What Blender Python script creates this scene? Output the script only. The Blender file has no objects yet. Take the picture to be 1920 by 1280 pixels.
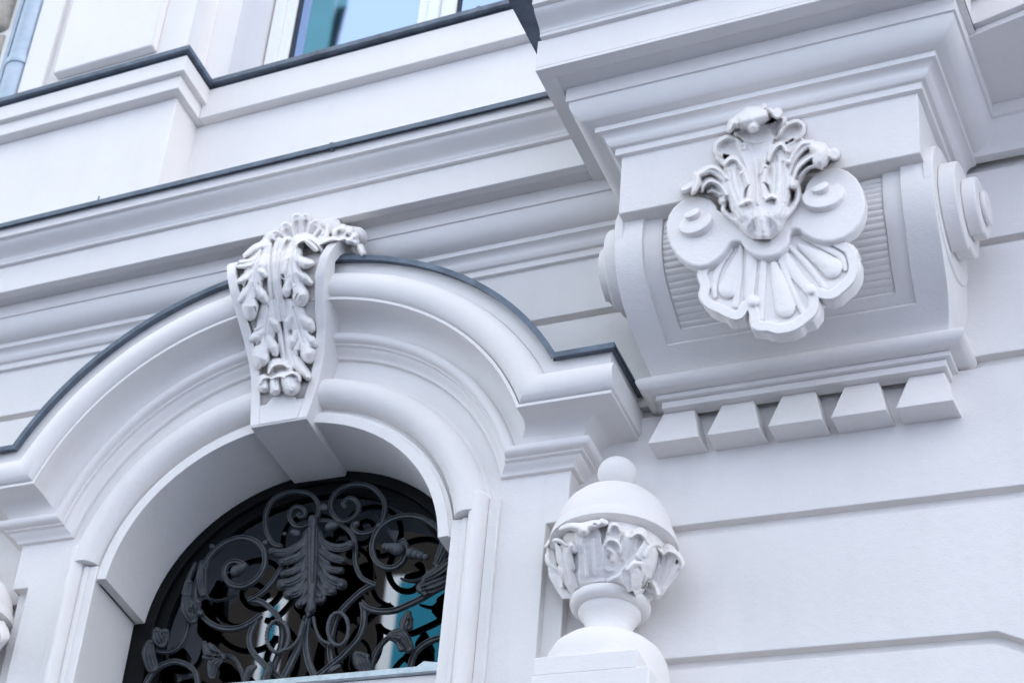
import bpy, bmesh, math, random
import numpy as np
from mathutils import Vector, Matrix
random.seed(7)
SC = bpy.context.scene
COL = SC.collection
R_ = math.radians

# ------------------------------------------------------------------ camera
YAW, PITCH, ROLL = 0.787101, 0.61172944, 0.31400656
FPX, PPX, PPY = 4028.17, 960 - 1269.7, 640 + 21.55      # photograph pixels (1920 x 1280)
CAM = np.array([0.0, -5.5, 1.6])
_f = np.array([-math.sin(YAW)*math.cos(PITCH), math.cos(YAW)*math.cos(PITCH), math.sin(PITCH)])
_r = np.array([math.cos(YAW), math.sin(YAW), 0.0])
_u = np.cross(_r, _f)
RGT = _r*math.cos(ROLL) + _u*math.sin(ROLL)
UPV = -_r*math.sin(ROLL) + _u*math.cos(ROLL)
FWD = _f
cd = bpy.data.cameras.new('camera')
cam = bpy.data.objects.new('camera', cd)
COL.objects.link(cam)
cam.matrix_world = Matrix(((RGT[0], UPV[0], -FWD[0], CAM[0]), (RGT[1], UPV[1], -FWD[1], CAM[1]),
                           (RGT[2], UPV[2], -FWD[2], CAM[2]), (0, 0, 0, 1)))
cd.sensor_width = 36.0
cd.lens = FPX/1920*36
cd.shift_x = (960-PPX)/1920
cd.shift_y = (PPY-640)/1920
cd.clip_start = 0.05
cd.clip_end = 3000
SC.camera = cam
cd.dof.use_dof = True; cd.dof.focus_distance = 6.8; cd.dof.aperture_fstop = 4.0

# ------------------------------------------------------------------ sky, sun, exposure
SUN_EL, SUN_AZ = R_(46), R_(28)      # the sun stands behind this house: its front is in open shade, lit by sky and the sunlit houses opposite
w = bpy.data.worlds.new('World'); SC.world = w; w.use_nodes = True
nt = w.node_tree
bg = nt.nodes['Background']
sky = nt.nodes.new('ShaderNodeTexSky'); sky.sky_type = 'NISHITA'; sky.sun_disc = False
sky.sun_elevation = SUN_EL; sky.sun_rotation = SUN_AZ
sky.air_density = 1.0; sky.dust_density = 3.0; sky.ozone_density = 1.0
hs = nt.nodes.new('ShaderNodeHueSaturation'); hs.inputs['Saturation'].default_value = 0.10      # thin white haze over the blue
nt.links.new(sky.outputs[0], hs.inputs['Color']); nt.links.new(hs.outputs[0], bg.inputs[0]); bg.inputs[1].default_value = 0.15
sl = bpy.data.lights.new('sun', 'SUN'); sun = bpy.data.objects.new('sun', sl); COL.objects.link(sun)
sl.energy = 4.0; sl.angle = R_(0.5); sl.color = (1.0, 0.97, 0.93)
sd = Vector((math.sin(SUN_AZ)*math.cos(SUN_EL), math.cos(SUN_AZ)*math.cos(SUN_EL), math.sin(SUN_EL)))
sun.rotation_euler = sd.to_track_quat('Z', 'Y').to_euler()
SC.view_settings.view_transform = 'Standard'; SC.view_settings.look = 'None'
SC.view_settings.gamma = 1.0; SC.view_settings.use_curve_mapping = False
SC.view_settings.exposure = 2.36

# ------------------------------------------------------------------ measuring helpers
def at(px, py, y):
    """photograph pixel -> world point lying at depth y"""
    d = FWD + RGT*((px-PPX)/FPX) - UPV*((py-PPY)/FPX)
    return CAM + d*((y-CAM[1])/d[1])
def zoomer(ox, oy, s):
    return lambda zx, zy, y: at(ox+zx*s, oy+zy*s, y)
def on(px, py, yfun, off=0.0):
    """pixel on a surface y = yfun(x, z) - off"""
    y = -0.2
    for _ in range(12):
        p = at(px, py, y); y = yfun(p[0], p[2])-off
    return at(px, py, y)

# ------------------------------------------------------------------ materials
def mat(name, col, rough=0.6, metal=0.0, bump=0.0, bscale=200, var=0.0, vscale=6, spec=0.3, bump2=0.0, b2scale=25, col2=None, dark=0.0, streak=0.0):
    m = bpy.data.materials.new(name); m.use_nodes = True
    n = m.node_tree.nodes; l = m.node_tree.links
    p = n['Principled BSDF']
    p.inputs['Base Color'].default_value = (*col, 1); p.inputs['Roughness'].default_value = rough
    p.inputs['Metallic'].default_value = metal; p.inputs['Specular IOR Level'].default_value = spec
    geo = n.new('ShaderNodeNewGeometry')
    if var or col2:
        tx = n.new('ShaderNodeTexNoise'); tx.inputs['Scale'].default_value = vscale; tx.inputs['Detail'].default_value = 6
        tx.inputs['Roughness'].default_value = 0.62
        l.new(geo.outputs['Position'], tx.inputs['Vector'])
        rp = n.new('ShaderNodeValToRGB'); c2 = col2 or tuple(c*(1-var) for c in col)
        rp.color_ramp.elements[0].position = 0.32; rp.color_ramp.elements[1].position = 0.66
        rp.color_ramp.elements[0].color = (*c2, 1); rp.color_ramp.elements[1].color = (*col, 1)
        l.new(tx.outputs['Fac'], rp.inputs['Fac'])
        out = rp.outputs['Color']
        if dark:
            t3 = n.new('ShaderNodeTexNoise'); t3.inputs['Scale'].default_value = 38; t3.inputs['Detail'].default_value = 4
            l.new(geo.outputs['Position'], t3.inputs['Vector'])
            r3 = n.new('ShaderNodeValToRGB'); r3.color_ramp.elements[0].position = 0.70; r3.color_ramp.elements[1].position = 0.80
            r3.color_ramp.elements[0].color = (1, 1, 1, 1); r3.color_ramp.elements[1].color = (1-dark, 1-dark, 1-dark*1.15, 1)
            l.new(t3.outputs['Fac'], r3.inputs['Fac'])
            mx = n.new('ShaderNodeMixRGB'); mx.blend_type = 'MULTIPLY'; mx.inputs[0].default_value = 1
            l.new(out, mx.inputs[1]); l.new(r3.outputs['Color'], mx.inputs[2]); out = mx.outputs[0]
        if streak:
            mp = n.new('ShaderNodeMapping'); mp.inputs['Scale'].default_value = (16, 16, 1.1)
            l.new(geo.outputs['Position'], mp.inputs['Vector'])
            t4 = n.new('ShaderNodeTexNoise'); t4.inputs['Scale'].default_value = 1.0; t4.inputs['Detail'].default_value = 5
            l.new(mp.outputs[0], t4.inputs['Vector'])
            r4 = n.new('ShaderNodeValToRGB'); r4.color_ramp.elements[0].position = 0.50; r4.color_ramp.elements[1].position = 0.78
            r4.color_ramp.elements[0].color = (1, 1, 1, 1); r4.color_ramp.elements[1].color = (1-streak, 1-streak*1.05, 1-streak*1.2, 1)
            l.new(t4.outputs['Fac'], r4.inputs['Fac'])
            m4 = n.new('ShaderNodeMixRGB'); m4.blend_type = 'MULTIPLY'; m4.inputs[0].default_value = 1
            l.new(out, m4.inputs[1]); l.new(r4.outputs['Color'], m4.inputs[2]); out = m4.outputs[0]
        l.new(out, p.inputs['Base Color'])
    last = None
    for amt, sc_, dist in ((bump2, b2scale, 0.004), (bump, bscale, 0.0012)):
        if amt:
            t = n.new('ShaderNodeTexNoise'); t.inputs['Scale'].default_value = sc_; t.inputs['Detail'].default_value = 5
            l.new(geo.outputs['Position'], t.inputs['Vector'])
            b = n.new('ShaderNodeBump'); b.inputs['Strength'].default_value = amt; b.inputs['Distance'].default_value = dist
            l.new(t.outputs['Fac'], b.inputs['Height'])
            if last: l.new(last, b.inputs['Normal'])
            last = b.outputs['Normal']
    if last: l.new(last, p.inputs['Normal'])
    return m
PLASTER = mat('white_painted_render', (0.82, 0.783, 0.764), 0.75, bump=1.0, bscale=190, var=0.055, vscale=2.2, bump2=0.45, b2scale=34, dark=0.07, streak=0.025)
STUCCO = mat('white_painted_stucco_ornament', (0.83, 0.793, 0.774), 0.66, bump=0.5, bscale=260, var=0.03, vscale=9, bump2=0.35, b2scale=70, dark=0.04)
SMOOTH = mat('white_paint_smooth', (0.83, 0.793, 0.774), 0.6, bump=0.45, bscale=210, var=0.04, vscale=3, bump2=0.35, b2scale=16, dark=0.04, streak=0.02)
ZINC = mat('zinc_sheet', (0.16, 0.195, 0.25), 0.48, metal=0.25, bump=0.5, bscale=45, col2=(0.085, 0.105, 0.14), vscale=14, spec=0.5)
BRIGHTZINC = mat('galvanised_sheet', (0.62, 0.66, 0.70), 0.35, metal=0.8, bump=0.25, bscale=70, col2=(0.42, 0.46, 0.5), vscale=25, spec=0.5)
PIPE = mat('painted_zinc_pipe', (0.42, 0.50, 0.60), 0.45, metal=0.35, bump=0.15, bscale=90, col2=(0.33, 0.41, 0.52), vscale=16, spec=0.5)
IRON = mat('dark_wrought_iron', (0.072, 0.078, 0.088), 0.55, metal=0.2, bump=0.6, bscale=160, col2=(0.040, 0.044, 0.052), vscale=40, spec=0.5)
WOODDARK = mat('dark_stained_frame', (0.007, 0.007, 0.008), 0.5, bump=0.3, bscale=90, spec=0.12)
WHITEFRAME = mat('white_window_paint', (0.86, 0.86, 0.85), 0.35, spec=0.5)
SEAL = mat('dark_rubber_seal', (0.03, 0.035, 0.045), 0.5)
DARKGLASS = mat('dark_door_glass', (0.075, 0.085, 0.10), 0.015, metal=1.0)
SKYGLASS = mat('sky_tinted_window_glass', (0.33, 0.47, 0.74), 0.02, metal=1.0)  # blue of the mirrored sky is put into the glass tint
STONE = mat('weathered_sandstone', (0.46, 0.42, 0.37), 0.85, bump=0.9, bscale=60, col2=(0.28, 0.25, 0.22), vscale=12, bump2=0.8, b2scale=14)
MORTAR = mat('dark_mortar', (0.07, 0.065, 0.06), 0.95, bump=0.6, bscale=60)
ASPHALT = mat('street_asphalt', (0.085, 0.092, 0.105), 0.9, bump=0.5, bscale=60, var=0.2)
PAVING = mat('blue_bounce_paving', (0.055, 0.095, 0.185), 0.85, bump=0.4, bscale=50, var=0.15)  # blue put into the slabs to tint light bounced into the shade
BROWN = mat('dark_brown_facing_brick', (0.024, 0.018, 0.014), 0.85, bump=0.5, bscale=30, var=0.3, vscale=1.2)
TEAL = mat('teal_cladding_panel', (0.015, 0.21, 0.30), 0.35, var=0.25, vscale=0.6)
TOWER = mat('blue_teal_tower_cladding', (0.030, 0.085, 0.075), 0.4, var=0.2, vscale=0.5)
GREYFACADE = mat('blue_grey_bounce_facade', (0.20, 0.24, 0.315), 0.8, var=0.15, vscale=0.4)  # blue put in so its bounced light cools the shaded front
OPPWHITE = mat('white_facade_band', (0.80, 0.81, 0.82), 0.6)
PALE = mat('pale_blue_bounce_facade', (0.40, 0.465, 0.60), 0.8, var=0.1, vscale=0.4)  # blued on purpose: when sunlit it throws cool light onto the shaded front

# ------------------------------------------------------------------ mesh helpers
def link(name, verts, faces, m, parent=None, smooth=None, bevel=0.0, seg=2, angle=35):
    me = bpy.data.meshes.new(name)
    me.from_pydata([tuple(map(float, v)) for v in verts], [], faces)
    bm = bmesh.new(); bm.from_mesh(me)
    bmesh.ops.recalc_face_normals(bm, faces=bm.faces)
    bm.to_mesh(me); bm.free()
    if smooth is not None:
        for p in me.polygons: p.use_smooth = True
        me.set_sharp_from_angle(angle=R_(smooth))
    me.materials.append(m)
    o = bpy.data.objects.new(name, me); COL.objects.link(o)
    if parent: o.parent = parent
    if bevel:
        b = o.modifiers.new('bevel', 'BEVEL'); b.width = bevel; b.segments = seg
        b.limit_method = 'ANGLE'; b.angle_limit = R_(angle); b.harden_normals = False
        if smooth is None:
            for p in me.polygons: p.use_smooth = True
            me.set_sharp_from_angle(angle=R_(50))
    return o
class MB:
    def __init__(s): s.v = []; s.f = []
    def add(s, vs, fs):
        k = len(s.v); s.v += [tuple(v) for v in vs]; s.f += [tuple(i+k for i in f) for f in fs]; return s
    def box(s, x0, x1, y0, y1, z0, z1):
        vs = [(x, y, z) for x in (x0, x1) for y in (y0, y1) for z in (z0, z1)]
        return s.add(vs, [(0, 1, 3, 2), (4, 6, 7, 5), (0, 4, 5, 1), (2, 3, 7, 6), (0, 2, 6, 4), (1, 5, 7, 3)])
    def prism(s, poly, y0, y1):
        n = len(poly)
        vs = [(p[0], y0, p[1]) for p in poly] + [(p[0], y1, p[1]) for p in poly]
        return s.add(vs, [tuple(range(n)), tuple(range(2*n-1, n-1, -1))] + [(i, (i+1) % n, n+(i+1) % n, n+i) for i in range(n)])
    def sheet(s, rows, closed_u=False, closed_v=False):
        """rows: list of equal-length point lists"""
        nr, nc = len(rows), len(rows[0]); k = len(s.v)
        for r in rows: s.v += [tuple(p) for p in r]
        for i in range(nr if closed_u else nr-1):
            for j in range(nc if closed_v else nc-1):
                a = i; b = (i+1) % nr; c = j; d = (j+1) % nc
                s.f.append((k+a*nc+c, k+a*nc+d, k+b*nc+d, k+b*nc+c))
        return s
    def tube(s, pts, w, h=None, nrm=(0, -1, 0), seg=10, sub=5):
        pts = [np.array(p, float) for p in pts]
        w = np.atleast_1d(np.array(w, float)); h = w if h is None else np.atleast_1d(np.array(h, float))
        n = len(pts)
        if n == 1: return s.ball(pts[0], (w[0], h[0], w[0]))
        P = []
        T = []
        for i in range(n-1):
            p0 = pts[max(i-1, 0)]; p1 = pts[i]; p2 = pts[i+1]; p3 = pts[min(i+2, n-1)]
            for k in range(sub):
                t = k/sub
                P.append(0.5*((2*p1)+(-p0+p2)*t+(2*p0-5*p1+4*p2-p3)*t*t+(-p0+3*p1-3*p2+p3)*t**3)); T.append((i+t)/(n-1))
        P.append(pts[-1]); T.append(1.0)
        P = np.array(P); T = np.array(T)
        W = np.interp(T, np.linspace(0, 1, len(w)), w) if len(w) > 1 else np.full(len(T), w[0])
        H = np.interp(T, np.linspace(0, 1, len(h)), h) if len(h) > 1 else np.full(len(T), h[0])
        nrm = np.array(nrm, float); rows = []
        D = np.gradient(P, axis=0); D /= np.linalg.norm(D, axis=1)[:, None]+1e-9
        ring = [(math.cos(a), math.sin(a)) for a in np.linspace(0, 2*math.pi, seg, endpoint=False)]
        def row(c, d, ww, hh):
            sd_ = np.cross(d, nrm); ln = np.linalg.norm(sd_)
            sd_ = sd_/ln if ln > 1e-4 else np.array([1.0, 0, 0])
            up = np.cross(sd_, d); return [c+sd_*ww*a+up*hh*b for a, b in ring]
        for q, sg in ((0, -1), (len(P)-1, 1)):
            caps = []
            for e in (0.25, 0.7, 0.96):
                k = math.sqrt(1-e*e); caps.append(row(P[q]+D[q]*sg*min(W[q], H[q]*2)*e*0.9, D[q], W[q]*k, H[q]*k))
            if q == 0: rows = caps[::-1]
            else: tail = caps
        for i in range(len(P)): rows.append(row(P[i], D[i], W[i], H[i]))
        rows += tail
        k0 = len(s.v); s.sheet(rows, closed_v=True)
        nr = len(rows)
        s.f.append(tuple(k0+j for j in range(seg))[::-1]); s.f.append(tuple(k0+(nr-1)*seg+j for j in range(seg)))
        return s
    def ball(s, c, r, nu=14, nv=8):
        r = np.array(r if hasattr(r, '__len__') else (r, r, r), float); c = np.array(c, float)
        rows = []
        for i in range(1, nv):
            a = math.pi*i/nv
            rows.append([c+r*np.array([math.sin(a)*math.cos(b), math.sin(a)*math.sin(b), math.cos(a)]) for b in np.linspace(0, 2*math.pi, nu, endpoint=False)])
        k = len(s.v); s.sheet(rows, closed_v=True)
        s.f.append(tuple(k+j for j in range(nu))[::-1]); s.f.append(tuple(k+(nv-2)*nu+j for j in range(nu)))
        return s
    def build(s, name, m, parent=None, **kw): return link(name, s.v, s.f, m, parent, **kw)

def sculpt(mb, name, m, parent=None, voxel=0.004, smooth=4, rough=0.0):
    """weld overlapping strokes into one modelled plaster surface"""
    o = mb.build('tmp', m)
    rm = o.modifiers.new('r', 'REMESH'); rm.mode = 'VOXEL'; rm.voxel_size = voxel
    if rough:
        tx = bpy.data.textures.new('n', 'CLOUDS'); tx.noise_scale = 0.03
        dm = o.modifiers.new('d', 'DISPLACE'); dm.texture = tx; dm.strength = rough; dm.mid_level = 0.5; dm.texture_coords = 'GLOBAL'
    sm = o.modifiers.new('s', 'SMOOTH'); sm.iterations = smooth; sm.factor = 0.5
    dg = bpy.context.evaluated_depsgraph_get()
    me = bpy.data.meshes.new_from_object(o.evaluated_get(dg)); me.name = name
    for p in me.polygons: p.use_smooth = True
    bpy.data.objects.remove(o)
    ob = bpy.data.objects.new(name, me); COL.objects.link(ob)
    if parent: ob.parent = parent
    return ob

def relief(parts, F, box, step, base, prims, m, parent, back=0.02, k=0.004, noise=0.0007, soft=5):
    """carved ornament: heights (metres above the base surface) gathered over a fine grid, split into named parts.
    F = (origin x, origin y, scale) of the measuring grid; base = depth or function of z."""
    ox, oy, sc = F; x0, y0, x1, y1 = box
    gx = np.arange(x0, x1+step, step, float); gy = np.arange(y0, y1+step, step, float)
    X, Y = np.meshgrid(gx, gy); H = np.full(X.shape, -1.0); G = np.zeros(X.shape, int)
    names = []
    for pr_ in prims:
        nm, kind, pts, wv, hv = pr_
        if nm not in names: names.append(nm)
        gi = names.index(nm)
        P = np.array(smooth_path(pts, 7)) if len(pts) > 2 else np.array(pts, float)
        if len(P) == 1: P = np.vstack([P, P+0.01])
        wv = np.atleast_1d(np.array(wv, float)); hv = np.atleast_1d(np.array(hv, float))
        T = np.linspace(0, 1, len(P))
        W = np.interp(T, np.linspace(0, 1, len(wv)), wv) if len(wv) > 1 else np.full(len(P), wv[0])
        Hh = np.interp(T, np.linspace(0, 1, len(hv)), hv) if len(hv) > 1 else np.full(len(P), hv[0])
        mw = W.max()+step
        i0 = np.searchsorted(gy, P[:, 1].min()-mw); i1 = np.searchsorted(gy, P[:, 1].max()+mw)
        j0 = np.searchsorted(gx, P[:, 0].min()-mw); j1 = np.searchsorted(gx, P[:, 0].max()+mw)
        if i1 <= i0 or j1 <= j0: continue
        x = X[i0:i1, j0:j1]; y = Y[i0:i1, j0:j1]
        U = np.full(x.shape, 9.0); HH = np.zeros(x.shape)
        for q in range(len(P)-1):
            ax, ay = P[q]; dx, dy = P[q+1]-P[q]; L2 = dx*dx+dy*dy+1e-9
            t = np.clip(((x-ax)*dx+(y-ay)*dy)/L2, 0, 1)
            dd = np.hypot(x-ax-t*dx, y-ay-t*dy); ww = W[q]+(W[q+1]-W[q])*t; u = dd/ww
            bt = u < U; U = np.where(bt, u, U); HH = np.where(bt, Hh[q]+(Hh[q+1]-Hh[q])*t, HH)
        ins = U < 1; u2 = np.clip(U, 0, 1)**2
        h = H[i0:i1, j0:j1]; g = G[i0:i1, j0:j1]
        if kind == 'sub': h[ins] -= (HH*(1-u2)**1.0)[ins]
        elif kind == 'add': h[ins] += (HH*np.sqrt(1-u2))[ins]
        elif kind == 'hole': h[ins] -= (np.minimum(0.032, np.maximum(h-HH, 0)*0.6)*(1-u2)**0.6)[ins]
        else:
            if kind == 'dome': f = HH*(0.55*np.sqrt(1-u2)+0.45*(1-u2)**0.25)
            elif kind == 'scoop': f = HH*(0.78+0.22*u2)*np.clip((1-U)/0.14, 0, 1)**0.5
            else: f = HH*np.clip((1-U)/0.16, 0, 1)**0.45          # flat
            e = np.clip(k-np.abs(h-f), 0, k)
            nw = np.maximum(h, f)+np.where(h > 0, e*e/(4*k), 0)
            up_ = ins & (f > h); g[up_] = gi; h[ins] = np.where(h > -0.5, nw, f)[ins]
    # soften once
    for _ in range(soft):
        S_ = H.copy(); S_[1:-1, 1:-1] = (H[1:-1, 1:-1]*4+H[:-2, 1:-1]+H[2:, 1:-1]+H[1:-1, :-2]+H[1:-1, 2:])/8
        ok = H > -0.5; ok[1:-1, 1:-1] &= (H[:-2, 1:-1] > -.5) & (H[2:, 1:-1] > -.5) & (H[1:-1, :-2] > -.5) & (H[1:-1, 2:] > -.5)
        H = np.where(ok, S_, H)
    if noise:
        rn = np.random.RandomState(5); nz = rn.randn(*H.shape)
        for _ in range(40):
            nz[1:-1, 1:-1] = (nz[1:-1, 1:-1]*2+nz[:-2, 1:-1]+nz[2:, 1:-1]+nz[1:-1, :-2]+nz[1:-1, 2:])/6
        H = np.where(H > -0.5, H+nz/nz.std()*noise, H)
    solid = H > -0.5
    hh = np.where(solid, H, -back)
    px = ox+X*sc; py = oy+Y*sc
    dv = FWD[None, None]+RGT[None, None]*((px-PPX)/FPX)[..., None]-UPV[None, None]*((py-PPY)/FPX)[..., None]
    yv = np.full(X.shape, -0.3)
    for _ in range(14 if callable(base) else 1):
        if callable(base):
            z = CAM[2]+dv[..., 2]*((yv-CAM[1])/dv[..., 1]); xw = CAM[0]+dv[..., 0]*((yv-CAM[1])/dv[..., 1]); yv = base(z, xw)-hh
        else: yv = base-hh
    V = CAM+dv*((yv-CAM[1])/dv[..., 1])[..., None]
    nr, ncol = X.shape
    idx = np.arange(nr*ncol).reshape(nr, ncol)
    quads = np.stack([idx[:-1, :-1], idx[:-1, 1:], idx[1:, 1:], idx[1:, :-1]], -1).reshape(-1, 4)
    sol = solid.reshape(-1); keep = sol[quads].any(1); quads = quads[keep]
    V = V.reshape(-1, 3)
    # vertex normals of the whole surface, so that parts meet without a seam
    fn = np.cross(V[quads[:, 2]]-V[quads[:, 0]], V[quads[:, 3]]-V[quads[:, 1]])
    N = np.zeros_like(V)
    for c in range(4): np.add.at(N, quads[:, c], fn)
    N /= np.linalg.norm(N, axis=1)[:, None]+1e-12
    if (N*dv.reshape(-1, 3)).sum() > 0: N = -N; quads = quads[:, ::-1]
    gf = G.reshape(-1)[quads]; gs = sol[quads]
    lab = np.where(gs[:, 0], gf[:, 0], np.where(gs[:, 1], gf[:, 1], np.where(gs[:, 2], gf[:, 2], gf[:, 3])))
    res = []
    for gi, nm in enumerate(names):
        q = quads[lab == gi]
        if not len(q): continue
        use, inv = np.unique(q, return_inverse=True); q = inv.reshape(-1, 4)
        me = bpy.data.meshes.new(nm); me.from_pydata(V[use].tolist(), [], q.tolist())
        for p in me.polygons: p.use_smooth = True
        me.normals_split_custom_set_from_vertices(N[use].tolist())
        me.materials.append(m)
        o = bpy.data.objects.new(nm.split('#')[0], me); COL.objects.link(o); o.parent = parent; res.append(o)
    return res
def smooth_path(pts, sub=6):
    pts = [np.array(p, float) for p in pts]; n = len(pts); P = []
    for i in range(n-1):
        p0 = pts[max(i-1, 0)]; p1 = pts[i]; p2 = pts[i+1]; p3 = pts[min(i+2, n-1)]
        for k in range(sub):
            t = k/sub
            P.append(0.5*((2*p1)+(-p0+p2)*t+(2*p0-5*p1+4*p2-p3)*t*t+(-p0+3*p1-3*p2+p3)*t**3))
    P.append(pts[-1]); return P

def strokes(mb, F, S, items):
    """swept strokes given in measuring pixels; S = metres per pixel"""
    for it in items:
        pts, wds = it[0], it[1]; off = it[2] if len(it) > 2 else 0.0; hh = it[3] if len(it) > 3 else 0.5
        offs = np.interp(np.linspace(0, 1, len(pts)), np.linspace(0, 1, len(np.atleast_1d(off))), np.atleast_1d(off))
        P = [F(x, y, o) for (x, y), o in zip(pts, offs)]
        W = [w_*S for w_ in np.atleast_1d(wds)]
        if len(P) == 1: mb.ball(P[0], (W[0], W[0]*max(hh, 0.4), W[0]))
        else: mb.tube(P, W, [w_*hh for w_ in W])

def thing(name, label, cat, loc=(0, 0, 0), group=None):
    """an Empty that parents the parts; parts keep world coordinates"""
    o = bpy.data.objects.new(name, None); COL.objects.link(o); o.empty_display_size = 0.1
    o['label'] = label; o['category'] = cat
    if group: o['group'] = group
    return o
def struct(o): o['kind'] = 'structure'; return o

def arcpts(c, r, a0, a1, n):
    return [(c[0]+r[0]*math.cos(R_(a)), c[1]+r[1]*math.sin(R_(a))) for a in np.linspace(a0, a1, n)]

def sweep_plan(prof, path, close=True):
    """prof: closed list of (d, z); path: (x, y) base line, outward normal = right-hand of travel"""
    n = len(path); rows = []
    nr = []
    for i in range(n-1):
        t = np.array(path[i+1], float)-np.array(path[i], float); t /= np.linalg.norm(t); nr.append(np.array([t[1], -t[0]]))
    for i in range(n):
        if i == 0: m_ = nr[0]
        elif i == n-1: m_ = nr[-1]
        else:
            m_ = nr[i-1]+nr[i]; m_ = m_/(m_@nr[i])
        rows.append([(path[i][0]+m_[0]*d, path[i][1]+m_[1]*d, z) for d, z in prof])
    mb = MB(); mb.sheet(rows, closed_v=close)
    if close:
        k = len(prof); mb.f.append(tuple(range(k))); mb.f.append(tuple((n-1)*k+j for j in range(k))[::-1])
    return mb

# ================================================================== SETTING
g = MB().box(-400, 400, -500, -2.6, -1.0, -0.13).build('street', ASPHALT); struct(g)
g = MB().box(-400, 400, -7.5, 0.0, -1.0, 0.0)
g = MB().box(-60, 60, -2.6, 0.6, -0.9, 0.0).build('pavement', PAVING, bevel=0.01); struct(g)
g = MB().box(-60, 60, -14.0, -11.6, -0.9, 0.0).build('pavement', PAVING, bevel=0.01); struct(g)

# ================================================================== MAIN WALL
CX = -3.168                                                  # axis of the doorway
wall = thing('ground_floor_wall', 'smooth white rendered wall with horizontal recessed joints around the arched doorway', 'wall')
XL, XR = -6.6, 1.2
backing = [(XL, 4.0), (CX-0.85, 4.0), (CX-0.85, 6.3), (CX+0.85, 6.3), (CX+0.85, 4.0), (XR, 4.0), (XR, 7.3), (XL, 7.3)]
MB().prism(backing, 0.030, 0.33).build('wall_core', PLASTER, wall)
joints = [(4.62, 4.66), (5.086, 5.124), (5.548, 5.592), (6.027, 6.071), (6.490, 6.520)]
def course(poly): MB().prism(poly, 0.0, 0.034).build('wall_course', PLASTER, wall, bevel=0.003, seg=2)
zl = 4.0
for k, (a, b) in enumerate(joints + [(6.80, 6.80)]):
    z0, z1 = zl, a
    if k in (0, 1, 2, 3):
        course([(XL, z0), (CX-0.98, z0), (CX-0.98, z1), (XL, z1)])
        if k == 1:   # the lower right course is cut off by a slanting joint
            course([(CX+0.98, z0), (-0.60, z0), (-0.60, 4.885), (-0.997, z1), (CX+0.98, z1)])
        elif k == 2:
            course([(CX+0.98, z0), (-0.985, z0), (-0.56, 4.895), (-0.56, 4.4), (XR, 4.4), (XR, z1), (CX+0.98, z1)])
        else:
            course([(CX+0.98, z0), (XR if k == 3 else -0.6, z0), (XR if k == 3 else -0.6, z1), (CX+0.98, z1)])
    elif k == 4:
        course([(XL, z0), (CX-0.9, z0), (CX-0.9, 6.3), (CX+0.9, 6.3), (CX+0.9, z0), (XR, z0), (XR, z1), (XL, z1)])
    else:
        course([(XL, z0), (XR, z0), (XR, z1), (XL, z1)])
    zl = b

# ================================================================== CORNICE (left) AND BALCONY BLOCK (right)
def bedprof():
    p = [(-0.02, 6.755), (0.016, 6.755), (0.016, 6.784), (0.028, 6.784)]
    p += [(0.028+0.012*math.sin(t*math.pi/2), 6.784+0.018*t) for t in (0.5, 1.0)]           # small convex lip
    p += [(0.066-0.026*math.cos(t*math.pi/2), 6.802+0.024*math.sin(t*math.pi/2)**1.0) for t in np.linspace(0.15, 1, 6)]
    p += [(0.068, 6.826), (0.068, 6.848)]
    p += [(0.072+0.063*math.sin(t*math.pi/2), 6.923-0.075*math.cos(t*math.pi/2)) for t in np.linspace(0.05, 1, 9)]
    p += [(0.143, 6.923), (0.143, 6.985), (-0.02, 6.985)]
    return p
def coronaprof(y):   # slab with a drip lip under its front edge
    return [(y, 6.985), (0.198, 6.985), (0.200, 6.972), (0.236, 6.971), (0.236, 7.112), (y, 7.112)]
def cymaprof(y):
    p = [(y, 7.1125), (0.252, 7.1125), (0.252, 7.128)]
    for t in np.linspace(0.0, 1, 14):
        d = 0.254+0.064*(t-0.5*math.sin(2*math.pi*t)/math.pi*0.9); p.append((d, 7.128+0.056*t))
    p += [(0.336, 7.184), (0.336, 7.232), (y, 7.232)]
    return p
def flashprof(y, top=7.275, ext=0.358):
    return [(y, 7.235), (ext-0.006, 7.2335), (ext-0.006, 7.222), (ext, 7.221), (ext, 7.243), (y, top)]
XC = -2.109
cor = thing('belt_cornice', 'long white moulded cornice with dark metal flashing running over the arched doorway', 'cornice')
lp = [(XL, 0.0), (XC+0.25, 0.0)]
lp2 = [(XL, 0.0), (XC-0.001, 0.0)]
sweep_plan(bedprof(), [(XL, 0.0), (-1.80, 0.0)]).build('bed_moulding', SMOOTH, cor, smooth=28, bevel=0.0015)
sweep_plan(coronaprof(-0.02), lp2).build('corona', SMOOTH, cor, bevel=0.003)
sweep_plan(cymaprof(-0.02), lp2).build('cyma_moulding', SMOOTH, cor, smooth=28)
sweep_plan(flashprof(-0.06), [(XL, 0.0), (-4.02, 0.0)]).build('flashing', ZINC, cor)
sweep_plan(flashprof(-0.06), [(-4.018, 0.0), (XC-0.002, 0.0)]).build('flashing', ZINC, cor)
# upstand seam nail left of the joint
MB().tube([(-4.019, -0.353, 7.225), (-4.016, -0.356, 7.262)], 0.003).build('flashing_clip', ZINC, cor)

for sx in (-5.05, -3.02):
    MB().box(sx-0.007, sx+0.007, -0.361, -0.335, 7.219, 7.246).build('flashing_seam', ZINC, cor, bevel=0.002)
OFF = 0.468
bal = thing('balcony_block', 'heavy white moulded cornice block breaking forward over the scrolled bracket', 'balcony')
BX0, BX1 = -1.906, -1.022
bpath = [(BX0, 0.0), (BX0, -0.44), (BX1, -0.44), (BX1, 0.0)]
sweep_plan(bedprof(), bpath).build('bed_moulding', SMOOTH, bal, smooth=28, bevel=0.0015)
MB().box(BX0, BX1, -0.44, 0.0, 6.508, 6.772).build('impost_block', PLASTER, bal, bevel=0.004)
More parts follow.
